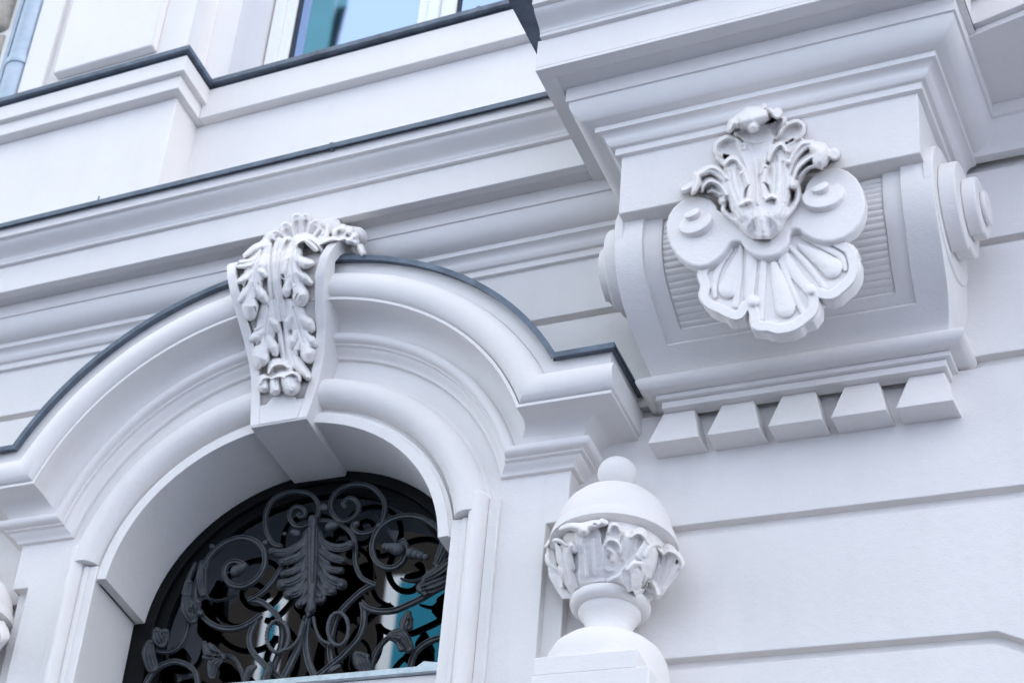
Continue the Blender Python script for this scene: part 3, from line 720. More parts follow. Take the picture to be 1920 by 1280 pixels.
# body: side bands proud, stepped frame, recessed panel
xs_in, xs_fr = 0.322, 0.376
mb = MB(); rows = []
for z in _zf:
    y = cyf(z); h = chf(z)
    t = min(1, max(0, (z-6.150)/0.004)); t2 = min(1, max(0, (z-6.182)/0.004))
    q = 1.0 - 0.06*max(0, (6.3-z)/0.2)
    f1, f2 = xs_fr*q, xs_in*q
    rec1, rec2 = 0.014*t, 0.030*t2+0.014*t*(1-t2)
    rows.append([(CM-h, 0.0, z), (CM-h, y, z), (CM-f1, y, z), (CM-f1+.002, y+rec1, z), (CM-f2-.014, y+rec1, z), (CM-f2, y+rec1+(rec2-rec1)*.3, z), (CM-f2+.002, y+rec2, z),
                 (CM+f2-.002, y+rec2, z), (CM+f2, y+rec1+(rec2-rec1)*.3, z), (CM+f2+.014, y+rec1, z), (CM+f1-.002, y+rec1, z), (CM+f1, y, z), (CM+h, y, z), (CM+h, 0.0, z)])
nc = 14
mb.sheet(rows); mb.f.append(tuple(range(nc))); mb.f.append(tuple((len(rows)-1)*nc+j for j in range(nc))[::-1])
mb.f += [(i*nc, (i+1)*nc, (i+1)*nc+nc-1, i*nc+nc-1) for i in range(len(rows)-1)]
mb.build('scroll_body', PLASTER, con, smooth=26, bevel=0.002)
# ribs of the recessed panel: each its own strip
zs = np.linspace(6.186, 6.506, 18)
rr = random.Random(3)
# arc length parametrised so that ribs are equally wide on the slope
_zz = np.linspace(6.186, 6.506, 200); _yy = np.array([cyf(z)+0.030 for z in _zz])
_s = np.concatenate([[0], np.cumsum(np.hypot(np.diff(_zz), np.diff(_yy)))])
NR = 18
for k in range(NR):
    s0 = _s[-1]*k/NR+0.0016; s1 = _s[-1]*(k+1)/NR-0.0016
    ss = np.linspace(s0, s1, 5); z_ = np.interp(ss, _s, _zz); y_ = np.interp(ss, _s, _yy)
    q = 1.0-0.06*max(0, (6.3-z_.mean())/0.2); f2 = xs_in*q-0.003
    rows = []
    NX = 9
    for j in range(5):
        hgt = 0.0050*(1-(2*(j/4)-1)**2)**0.35+0.001
        rows.append([(CM-f2+2*f2*i/(NX-1), y_[j]-hgt+rr.uniform(-.0006, .0006), z_[j]+rr.uniform(-.0012, .0012)) for i in range(NX)])
    mb = MB(); mb.sheet(rows)
    back = [[(p[0], p[1]+0.012, p[2]) for p in r] for r in (rows[0], rows[-1])]
    n0 = 0; mb.sheet([rows[0], back[0]]); mb.sheet([rows[-1], back[1]])
    mb.build('rib', PLASTER, con, smooth=60)
# spiral bosses on the cheeks
def spiral_boss(xc, s):
    yc, zc = -0.19, 6.465
    lay = [(0.216, 0.0, 0.030), (0.152, 0.030, 0.078), (0.098, 0.078, 0.118), (0.054, 0.118, 0.132)]
    for i, (r, d0, d1) in enumerate(lay):
        oy = [0, -0.012, -0.004, 0.0][i]; oz = [0.0, -0.008, -0.002, 0.004][i]
        mb = MB(); n = 56; pts = []
        for j in range(n):
            a_ = 2*math.pi*j/n
            rr_ = r*(1.0+0.22*(((a_+math.pi*0.5) % (2*math.pi))/(2*math.pi)-0.5)) if 0 < i < 3 else r
            pts.append((yc+oy+rr_*math.cos(a_), zc+oz+rr_*math.sin(a_)))
        v = [(xc+s*d0, y, z) for y, z in pts]+[(xc+s*d1, y, z) for y, z in pts]
        mb.add(v, [tuple(range(n)), tuple(range(2*n-1, n-1, -1))]+[(j, (j+1) % n, n+(j+1) % n, n+j) for j in range(n)])
        mb.build('spiral_boss', PLASTER, con, smooth=40, bevel=0.005)
spiral_boss(CM+0.436, 1); spiral_boss(CM-0.436, -1)
# shelf moulding below the bracket, returned to the wall at both ends
SX0, SX1 = -1.925+0.142, -0.998-0.142
shp = [(0, -0.0)]
def shelf(prof, nm, **kw): sweep_plan(prof, [(-1.848, 0.02), (-1.848, -0.056), (-1.078, -0.056), (-1.078, 0.02)]).build(nm, PLASTER, con, smooth=30, **kw)
shelf([(-0.03, 6.034), (0.050, 6.034)]+[(0.052+0.034*math.sin(t), 6.061-0.027*math.cos(t)) for t in np.linspace(0.05, math.pi-0.05, 12)]+[(0.050, 6.089), (-0.03, 6.089)], 'shelf_roll')
shelf([(-0.03, 6.016), (0.037, 6.016), (0.037, 6.0335), (-0.03, 6.0335)], 'shelf_fillet', bevel=0.002)
shelf([(-0.03, 5.990), (0.022, 5.990), (0.022, 6.0155), (-0.03, 6.0155)], 'shelf_fillet', bevel=0.002)
# five pyramid drops
for k in range(5):
    c = -1.4709 + (k-2)*0.1776
    tw, bw, zt, zb = 0.0475, 0.0765, 5.9895, 5.845
    v = [(c-tw, -.052, zt), (c+tw, -.052, zt), (c+bw, -.098, zb), (c-bw, -.098, zb), (c-tw-.004, .01, zt), (c+tw+.004, .01, zt), (c+bw+.002, .01, zb+.012), (c-bw-.002, .01, zb+.012)]
    MB().add(v, [(0, 1, 2, 3), (4, 7, 6, 5), (0, 4, 5, 1), (1, 5, 6, 2), (2, 6, 7, 3), (3, 7, 4, 0)]).build('pyramid_drop', PLASTER, con, bevel=0.003)

# ================================================================== SHELL ORNAMENT
orn = thing('shell_ornament', 'white carved cartouche of twin spiral discs with scallop shell below and acanthus above', 'ornament')
G_ = zoomer(1220, 180, .375); SG = .375/640
YP = -0.485
def G2(zx, zy, y): p = G_(zx, zy, y); return (p[0], p[2])
outl = [(330, 565), (322, 540), (300, 517), (268, 503), (232, 499), (190, 505), (150, 522), (112, 555), (87, 595), (76, 640), (80, 690), (95, 740), (125, 790), (165, 825), (205, 845), (245, 852), (290, 842), (335, 815), (370, 780), (390, 745), (402, 728), (425, 722), (450, 722),
        (460, 742), (480, 770), (515, 792), (560, 802), (605, 798), (645, 783), (675, 755), (690, 720), (693, 690), (700, 668), (720, 662), (740, 665), (765, 690), (810, 714), (860, 725), (910, 724), (965, 708), (1015, 675), (1050, 630), (1068, 575), (1070, 515), (1055, 455), (1025, 405), (985, 372), (940, 357), (895, 358), (850, 372), (810, 398), (780, 435), (765, 480), (720, 520), (640, 560), (540, 580), (430, 575), (360, 580)]
pl = [G2(x, y, YP) for x, y in outl]
MB().prism(pl, YP, -0.447).build('cartouche_plate', STUCCO, orn, bevel=0.007, seg=3)
cpt = np.mean(np.array(pl), axis=0)
MB().prism([tuple(cpt+(np.array(p)-cpt)*.74) for p in pl], -0.4475, -0.375).build('plate_core', STUCCO, orn)
for (cx, cy, r1, kx, ky_, r2) in ((236, 643, 86, 222, 614, 42), (862, 512, 96, 858, 486, 44)):
    c = G_(cx, cy, YP); k_ = G_(kx, ky_, YP)
    right = cx > 500
    for nm, cc, r, hmin, hmax, a0 in (('spiral_disc', c, r1*SG*.98, 0.001, 0.026, R_(235 if right else -55)), ('disc_knob', k_, r2*SG*.96, 0.016, 0.040, R_(-70 if right else -60))):
        n = 48; rows = [[], [], []]
        for j in range(n):
            a_ = 2*math.pi*j/n; d_ = (a_-a0+math.pi) % (2*math.pi)-math.pi
            q = 1+0.16*(d_/math.pi)*(1 if right else -1)*(1 if nm == 'spiral_disc' else .4)
            hh_ = hmin+(hmax-hmin)*(0.5+0.5*math.cos(d_))**0.7
            x_, z_ = cc[0]+r*q*math.cos(a_), cc[2]+r*q*math.sin(a_)
            rows[0].append((x_, YP+.004, z_)); rows[1].append((x_, YP-hh_, z_)); rows[2].append((cc[0]+(x_-cc[0])*.5, YP-hh_*.5-hmax*.5, cc[2]+(z_-cc[2])*.5))
        mb = MB(); mb.sheet(rows, closed_v=True); mb.f.append(tuple(2*n+j for j in range(n)))
        mb.build(nm, STUCCO, orn, smooth=50, bevel=0.005, seg=3)
# scallop shell
shell_outl = [(420, 700), (330, 800), (262, 850), (238, 885), (236, 930), (250, 965), (243, 1000), (252, 1040), (285, 1080), (330, 1103), (362, 1110), (385, 1135), (430, 1138), (470, 1122), (488, 1085), (497, 1110), (494, 1150), (505, 1185), (570, 1190), (585, 1200), (640, 1205), (705, 1195), (750, 1175), (765, 1155), (815, 1140), (848, 1095), (850, 1045), (832, 1015), (862, 1030), (905, 1036), (945, 1020), (965, 1000), (1010, 965), (1040, 915), (1048, 870), (1046, 825), (1030, 805), (1036, 775), (1010, 745), (960, 728), (860, 690), (720, 640), (560, 660)]
shell_outl = [(x, y-14 if y > 900 else y-6) for x, y in shell_outl]
YS = -0.455
shp_ = [G2(x, y, YS) for x, y in shell_outl]
MB().prism(shp_, YS, YS+0.042).build('scallop_shell', STUCCO, orn, bevel=0.005, seg=3)
cs = np.mean(np.array(shp_), axis=0)
MB().prism([tuple(cs+(np.array(p)-cs)*.42+np.array([0.0, 0.075])) for p in shp_], YS+0.0425, -0.28).build('shell_core', STUCCO, orn)
ps = LF('shell_rim', [('flat', [(335, 808), (276, 852), (258, 898), (274, 947), (266, 1002), (296, 1040), (348, 1064), (398, 1090), (440, 1093), (470, 1052)], 26, .012),
    ('flat', [(494, 1030), (517, 1087), (527, 1144), (586, 1152), (640, 1164), (708, 1151), (760, 1117), (806, 1075), (816, 1028), (810, 990)], 27, .012),
    ('flat', [(828, 976), (868, 992), (910, 990), (952, 960), (995, 916), (1014, 866), (1006, 811), (988, 769), (935, 735)], 26, .012)])
ps += LF('shell_flute', [
    ('dome', [(502, 780), (498, 900), (490, 1000)], [26, 30, 26], .012), ('dome', [(570, 790), (556, 950), (552, 1110)], [16, 20, 18], .010), ('dome', [(532, 790), (520, 900), (512, 980)], [8, 10, 8], .007),
    ('dome', [(655, 780), (725, 890), (795, 975)], [26, 30, 26], .012), ('dome', [(645, 800), (695, 940), (758, 1075)], [14, 19, 18], .010),
    ('dome', [(692, 750), (790, 850), (872, 955)], [14, 19, 18], .010), ('dome', [(448, 745), (442, 880), (424, 1045)], [14, 19, 18], .010), ('dome', [(400, 770), (345, 850), (318, 940), (322, 1000)], [14, 18, 18, 14], .010),
    ('dome', [(760, 704), (880, 762), (955, 808), (972, 865)], [14, 18, 18, 14], .010)])
ps += LF('shell_drop', [('dome', [(435, 800), (408, 890), (385, 965)], [16, 36, 48], [.010, .017, .018]), ('dome', [(615, 840), (645, 950), (672, 1055)], [18, 40, 54], [.010, .017, .018]), ('dome', [(745, 748), (835, 805), (905, 858)], [16, 40, 54], [.010, .017, .018])])
ps += LF('shell_bead#1', [('dome', [(512, 1025)], 31, .026)])
ps += LF('shell_bead#2', [('dome', [(800, 968)], 29, .026)])
relief(None, (1220, 180, .375), (220, 640, 1070, 1220), 2.6, YS, ps, STUCCO, orn, back=0.004, k=0.004, noise=0.0003, soft=3)
# acanthus cluster carved on the plate and up over the block
pq = LF('central_stem', [('dome', [(785, 1010), (765, 740), (735, 430)], [250, 285, 215], [.070, .066, .052]), 
    ('scoop', [(765, 980), (755, 800), (742, 620), (730, 480), (735, 380)], [52, 74, 104, 140, 190], [.104, .094, .086, .084, .092]),
    ('scoop', [(600, 320), (740, 345), (900, 310), (975, 240)], [52, 84, 84, 52], .088), ('dome', [(765, 960), (755, 720), (745, 560)], [20, 24, 12], [.118, .102, .084])])
pq += LF('rolled_tip', [
    ('dome', [(590, 235), (700, 195), (825, 165)], [66, 108, 76], [.150, .172, .156]), ('dome', [(720, 262)], [74], .162), ('dome', [(540, 240), (515, 300)], [46, 34], .142),
    ('dome', [(825, 102)], [37], .152), ('dome', [(868, 130), (900, 150)], [30, 32], .142), ('flat', [(935, 158)], [55], .144), ('dome', [(992, 215), (955, 330)], [34, 26], .118),
    ('sub', [(580, 200), (600, 250), (590, 300)], 14, .02), ('sub', [(850, 130), (870, 190)], 14, .03), ('hole', [(628, 256)], 9, .09)])
pq += LF('side_leaf#1', [('scoop', [(690, 580), (610, 480), (480, 450)], [54, 86, 80], [.062, .074, .072]), ('dome', [(650, 440), (575, 378), (480, 375), (402, 428), (394, 495), (440, 532)], [20, 26, 28, 28, 28, 20], .086),
    ('dome', [(600, 470), (650, 470), (660, 430)], [12, 14, 12], .088), ('hole', [(545, 352), (600, 378), (632, 412)], [6, 10, 8], .03), ('dome', [(420, 545), (470, 600)], [36, 34], .062)])
pq += LF('side_leaf#2', [('scoop', [(890, 420), (1000, 345), (1105, 292)], [46, 78, 72], [.066, .076, .074]), ('dome', [(920, 375), (1000, 275), (1105, 232), (1165, 268), (1155, 335), (1095, 385)], [18, 26, 28, 28, 26, 18], .088),
    ('hole', [(925, 352), (955, 295), (1000, 255)], [6, 9, 7], .03), ('scoop', [(1030, 470), (1140, 405)], [48, 40], .074)])
pq += LF('left_curl', [('dome', [(470, 860), (390, 765), (300, 740)], [72, 105, 92], .072), ('dome', [(495, 860), (445, 735), (355, 668), (260, 690)], [40, 48, 48, 42], [.074, .084, .088, .096]), ('dome', [(482, 735), (425, 664), (342, 638), (232, 698)], [22, 28, 30, 28], .100),
    ('dome', [(480, 880), (425, 790), (345, 758), (284, 795), (268, 845)], [22, 26, 28, 26, 18], .092), ('dome', [(430, 882), (372, 846), (320, 852)], [16, 20, 14], .078),
    ('sub', [(245, 800), (270, 742), (345, 708), (440, 770)], [18, 18, 14, 10], .018), ('sub', [(420, 850), (360, 800), (310, 820)], 12, .016),
    ('dome', [(222, 705), (218, 780), (188, 855)], [38, 52, 28], .112), ('dome', [(190, 790), (128, 828), (96, 840)], [38, 36, 22], .10)])
pq += LF('right_curl', [('dome', [(1085, 745), (1150, 600), (1250, 530)], [72, 100, 92], .078), ('dome', [(1058, 740), (1080, 600), (1150, 485), (1235, 425)], [44, 54, 54, 42], [.084, .09, .094, .10]), ('dome', [(1044, 592), (1086, 500), (1152, 428), (1230, 414)], [24, 28, 30, 28], .106),
    ('dome', [(1085, 762), (1115, 655), (1190, 575), (1262, 530)], [24, 30, 34, 28], .104), ('dome', [(1125, 722), (1190, 652), (1270, 622), (1330, 645)], [18, 26, 26, 16], .092),
    ('sub', [(1062, 710), (1098, 600), (1185, 505), (1240, 470)], 12, .022), ('sub', [(1100, 745), (1145, 660), (1220, 598), (1280, 580)], 13, .022),
    ('dome', [(1250, 455), (1322, 500), (1312, 570)], [52, 90, 80], [.112, .142, .136]), ('flat', [(1440, 520)], [58], .102)])
pq += LF('leaf_cup', [
    ('dome', [(800, 1185), (795, 1060), (780, 900)], [112, 235, 275], [.078, .114, .098]), ('dome', [(812, 1225), (795, 1095), (780, 1010)], [70, 66, 44], [.098, .120, .112]),
    ('dome', [(650, 1040), (585, 850), (553, 710), (545, 610)], [118, 128, 106, 74], [.108, .100, .092, .090]), ('dome', [(925, 1030), (955, 820), (957, 640), (960, 490)], [120, 130, 116, 84], [.108, .102, .094, .092]),
    ('dome', [(474, 610), (505, 570), (548, 560), (590, 584), (640, 670)], [20, 30, 32, 28, 20], .108), ('dome', [(866, 570), (888, 500), (933, 445), (980, 436), (1016, 490)], [20, 32, 36, 32, 22], .112),
    ('dome', [(690, 900), (680, 780), (640, 690)], [34, 44, 30], .112), ('dome', [(812, 900), (815, 760), (826, 655)], [30, 46, 40], .112), ('dome', [(788, 690), (815, 625), (852, 632)], [12, 15, 12], .120), ('dome', [(612, 688), (640, 668)], [14, 16], .118),
    ('hole', [(650, 905), (655, 860), (680, 800)], [8, 12, 8], .05), ('hole', [(820, 775), (848, 805), (870, 862)], [7, 12, 8], .05),
    ('dome', [(605, 968), (640, 948), (690, 930)], [20, 28, 22], .136), ('dome', [(838, 918), (880, 893), (912, 905)], [18, 26, 20], .136),
    ('sub', [(600, 960), (540, 820), (520, 670)], 15, .010), ('sub', [(650, 970), (600, 800), (580, 660)], 13, .008), ('sub', [(900, 960), (920, 760), (928, 540)], 15, .010), ('sub', [(985, 960), (995, 780), (985, 590)], 15, .010),
    ('sub', [(712, 1060), (742, 1210)], 9, .008), ('sub', [(852, 1040), (884, 1180)], 9, .008), ('sub', [(560, 1000), (640, 1130)], 12, .006), ('sub', [(1010, 960), (950, 1100)], 12, .006)])
pq += LF('tendril#1', [('dome', [(476, 960), (462, 1020), (560, 1110), (700, 1190), (770, 1232)], [24, 30, 30, 34, 26], [.058, .064, .068, .072, .07]), ('dome', [(452, 930)], 45, .082), ('hole', [(492, 945), (515, 1015), (575, 1085)], [7, 9, 6], .02)])
pq += LF('tendril#2', [('dome', [(1112, 810), (1112, 930), (1012, 1070), (912, 1155), (860, 1228)], [34, 38, 36, 34, 26], [.068, .072, .074, .074, .07]), ('dome', [(1080, 785)], 56, .104), ('hole', [(1056, 835), (1062, 905), (1025, 985)], [9, 12, 7], .02)])
pq += LF('leaf_knob#1', [('dome', [(472, 722)], 20, .10)])
pq += LF('leaf_knob#2', [('dome', [(1036, 582)], 27, .112)])
relief(None, (1260, 180, .2109), (80, 55, 1520, 1275), 3.6, -0.4445, pq, STUCCO, orn, back=0.002, k=0.014, noise=0.0008, soft=13)

# ================================================================== URNS
def make_urn():
    ux, uy = -1.990, -0.10
    t = thing('urn', 'white lidded urn with ball finial and leaf bowl to the right of the doorway', 'urn', group='urns beside the doorway')
    lathe(MB(), ux, uy, [(0.001, 5.796)]+[(0.0575*math.sin(a_), 5.740+0.0575*math.cos(a_)) for a_ in np.linspace(0.1, 2.6, 16)]+[(0.029, 5.688)], 40).build('ball_finial', STUCCO, t, smooth=60)
    lathe(MB(), ux, uy, [(0.030, 5.690), (0.034, 5.676), (0.052, 5.668), (0.085, 5.656), (0.116, 5.634), (0.140, 5.606), (0.157, 5.572), (0.166, 5.540), (0.169, 5.516), (0.169, 5.511), (0.176, 5.507), (0.181, 5.492), (0.183, 5.475), (0.184, 5.468), (0.160, 5.462), (0.10, 5.46)], 64).build('lid', STUCCO, t, smooth=40)
    bp = [(0.10, 5.464), (0.150, 5.462), (0.155, 5.44), (0.154, 5.41), (0.146, 5.37), (0.132, 5.335), (0.115, 5.305), (0.098, 5.285), (0.085, 5.276)]
    lathe(MB(), ux, uy, bp, 56).build('bowl', STUCCO, t, smooth=60)
    rb = lambda z: float(np.interp(z, [5.276, 5.285, 5.305, 5.335, 5.37, 5.41, 5.44, 5.462, 5.50], [.085, .098, .115, .132, .146, .154, .157, .160, .163]))
    def cyl(az, z, off):
        r = rb(z)+off; a_ = R_(az); return np.array([ux+r*math.cos(a_), uy+r*math.sin(a_), z])
    def ubase(z, x):
        r = np.interp(z, [5.276, 5.285, 5.305, 5.335, 5.37, 5.41, 5.44, 5.462, 5.50], [.085, .098, .115, .132, .146, .154, .157, .160, .163])
        return uy-np.sqrt(np.maximum(r*r-(x-ux)**2, 1e-5))
    pu = LF('acanthus_leaf#a', [('dome', [(310, 1220), (240, 1060), (215, 900)], [90, 110, 80], [.010, .018, .022]), ('scoop', [(330, 1240), (250, 1080), (200, 950), (165, 830)], [70, 86, 84, 50], [.014, .020, .026, .032]), ('dome', [(112, 838), (150, 798), (215, 788), (285, 832)], [16, 22, 22, 16], .048),
        ('dome', [(330, 1020), (300, 900), (325, 830), (355, 880)], [34, 40, 34, 22], [.022, .036, .042, .034]), ('dome', [(125, 920), (140, 980), (220, 1060)], [26, 30, 26], [.03, .034, .03]), ('dome', [(180, 1020), (230, 1060), (250, 1180)], [20, 24, 22], .032),
        ('sub', [(290, 1200), (215, 1000), (180, 860)], 13, 0.0060), ('sub', [(310, 1150), (260, 960), (250, 860)], 11, 0.0050), ('hole', [(362, 930), (370, 972)], [9, 12], -.004), ('hole', [(208, 992), (236, 1020)], [7, 10], -.002)])
    pu += LF('acanthus_leaf#b', [('scoop', [(500, 1110), (490, 930), (470, 760)], [120, 116, 120], [.012, .016, .024]), ('dome', [(460, 1090), (440, 930), (410, 790)], [14, 14, 12], .026), ('dome', [(520, 1080), (515, 930), (510, 780)], [12, 12, 10], .024),
        ('dome', [(235, 690), (320, 668), (410, 680), (510, 655), (615, 640)], [24, 36, 44, 42, 30], [.040, .052, .062, .058, .05]), ('dome', [(430, 700)], [54], .074), ('dome', [(590, 630)], [32], .064), ('hole', [(520, 650), (535, 655)], 9, .03)])
    pu += LF('acanthus_leaf#c', [('dome', [(760, 1090), (800, 930), (850, 820)], [150, 170, 130], [.010, .020, .030]), ('scoop', [(650, 1010), (660, 880), (690, 720)], [54, 76, 66], [.018, .032, .044]), ('dome', [(640, 720), (665, 665), (715, 660), (745, 710)], [16, 24, 24, 16], .058), ('dome', [(608, 835), (640, 788), (700, 792), (740, 845), (735, 890)], [14, 18, 18, 16, 14], .052),
        ('dome', [(640, 860), (690, 900), (680, 960)], [24, 28, 22], .040), ('hole', [(640, 920), (650, 945)], [7, 10], -.003),
        ('dome', [(770, 940), (790, 840), (800, 755)], [36, 50, 40], [.026, .042, .052]), ('scoop', [(830, 1010), (880, 860), (910, 750)], [66, 92, 76], [.020, .038, .050]), ('dome', [(840, 760), (890, 728), (945, 750), (985, 810)], [18, 24, 24, 18], .062), ('dome', [(900, 920), (965, 810)], [34, 36], [.036, .048]),
        ('sub', [(800, 960), (845, 860), (870, 770)], 12, 0.0060), ('sub', [(880, 960), (930, 840), (945, 780)], 10, 0.0050), ('hole', [(868, 975), (900, 962), (925, 965)], [6, 10, 7], -.003)])
    pu += LF('acanthus_leaf#d', [('dome', [(990, 1200), (1060, 1040), (1120, 930)], [130, 150, 120], [.008, .020, .034]), ('dome', [(820, 1035), (868, 990), (930, 1000), (945, 1060), (930, 1150)], [18, 24, 24, 22, 18], .046), ('scoop', [(880, 1180), (885, 1090)], [50, 60], .024),
        ('scoop', [(1010, 1170), (1005, 1010), (1030, 880)], [76, 96, 74], [.016, .034, .050]), ('dome', [(955, 925), (1000, 862), (1050, 850), (1100, 895)], [16, 24, 26, 16], .068),
        ('scoop', [(1055, 1190), (1120, 1030), (1170, 915)], [70, 96, 70], [.014, .030, .046]), ('dome', [(1110, 915), (1160, 882), (1230, 910), (1275, 985), (1262, 1030)], [16, 24, 26, 24, 16], .060), ('dome', [(1080, 1230), (1180, 1080), (1255, 1010)], [40, 50, 34], [.02, .034, .044]),
        ('dome', [(930, 1190), (980, 1135), (1040, 1180), (1060, 1250)], [20, 26, 26, 20], .036), ('sub', [(1000, 1150), (1010, 1000), (1030, 900)], 13, 0.0060), ('sub', [(1060, 1180), (1110, 1040), (1140, 930)], 12, 0.0060), ('sub', [(1090, 1170), (1170, 1040), (1210, 960)], 11, 0.0050), ('sub', [(1095, 900), (1085, 1000)], 10, 0.0100)])
    relief(None, (1000, 840, .2188), (85, 590, 1305, 1290), 3.2, ubase, pu, STUCCO, t, back=0.006, k=0.010, noise=0.0006, soft=9)
    tor = lambda cz, R, r, a0, a1, n=14: [(R+r*math.cos(R_(a_)), cz+r*math.sin(R_(a_))) for a_ in np.linspace(a0, a1, n)]
    lathe(MB(), ux, uy, [(0.07, 5.278)]+tor(5.256, 0.092, 0.022, 80, -90)+[(0.075, 5.234)], 56).build('collar', STUCCO, t, smooth=60)
    lathe(MB(), ux, uy, [(0.088, 5.236), (0.088, 5.224), (0.080, 5.212), (0.071, 5.195), (0.066, 5.178), (0.065, 5.160), (0.068, 5.142), (0.075, 5.128)], 48).build('stem', STUCCO, t, smooth=60)
    lathe(MB(), ux, uy, [(0.070, 5.130), (0.100, 5.122), (0.130, 5.108), (0.152, 5.086), (0.166, 5.056), (0.172, 5.02), (0.174, 4.98), (0.175, 4.3)], 64).build('foot', STUCCO, t, smooth=60)
    MB().box(at(1001, 1229, -.285)[0], at(1195, 1215, -.285)[0], -0.285, 0.0, at(1217.5, 1248, -.285)[2]+.0005, at(1195, 1215, -.285)[2]).build('plinth', STUCCO, t, bevel=0.003)
    MB().box(at(1001, 1229, -.285)[0]-.001, at(1217.5, 1248, -.285)[0], -0.2865, 0.0, 4.3, at(1217.5, 1248, -.285)[2]).build('plinth', STUCCO, t, bevel=0.003)
    return t
urn = make_urn()
def copy_tree(o, parent=None):
    c = o.copy(); COL.objects.link(c)
    if parent: c.parent = parent
    for ch in o.children: copy_tree(ch, c)
    return c
urn2 = copy_tree(urn)
urn2.location = (2*CX-2*(-1.990)+0.0 + 0.0, 0, 0)
urn2.location.x = (2*CX-(-1.990))-(-1.990)
urn2['label'] = 'white lidded urn half hidden at the left picture edge beside the left pier'

# smaller carvings belong to the piece that they sit on
def under(root, parent_name, child_names):
    ps_ = [c for c in root.children if c.name.split('.')[0] == parent_name]
    for c in list(root.children):
        if c.name.split('.')[0] in child_names:
            c.parent = min(ps_, key=lambda p: (sum((Vector(b) for b in p.bound_box), Vector())/8-sum((Vector(b) for b in c.bound_box), Vector())/8).length)
under(orn, 'spiral_disc', ('disc_knob',)); under(orn, 'scallop_shell', ('shell_rim', 'shell_flute', 'shell_drop', 'shell_bead'))
under(con, 'scroll_body', ('rib',)); under(urn, 'bowl', ('acanthus_leaf',))
for u in (urn2,): under(u, 'bowl', ('acanthus_leaf',))

# ================================================================== IRON GRILLE
gri = thing('iron_grille', 'dark wrought iron scroll grille with leaf palmette in the arched opening', 'grille')
YG = 0.165
Q_ = zoomer(260, 880, .3125); SQ = .3125/580
def bar(pts, w_=36, y=YG, taper=None, name='scroll_bar'):
    P = [Q_(p[0], p[1], y) for p in smooth_path(pts)]
    P = np.array(P); n = len(P)
    D = np.gradient(P, axis=0); D /= np.linalg.norm(D, axis=1)[:, None]+1e-9
    rows = []
    hw0 = w_*SQ/2
    for i in range(n):
        hw = hw0*(np.interp(i/(n-1), np.linspace(0, 1, len(taper)), taper) if taper else 1.0)
        sd_ = np.cross(D[i], (0, 1, 0)); sd_ /= np.linalg.norm(sd_)+1e-9
        sec = [(-1, 0.006), (-1, -0.004), (-.82, -0.008), (-.45, -0.009), (-.3, -0.0035), (.3, -0.0035), (.45, -0.009), (.82, -0.008), (1, -0.004), (1, 0.006)]
        rows.append([P[i]+sd_*hw*a_+np.array([0, b, 0]) for a_, b in sec])
    mb = MB(); mb.sheet(rows, closed_v=True); k = 10
    mb.f.append(tuple(range(k))); mb.f.append(tuple((n-1)*k+j for j in range(k))[::-1])
    return mb.build(name, IRON, gri, smooth=35)
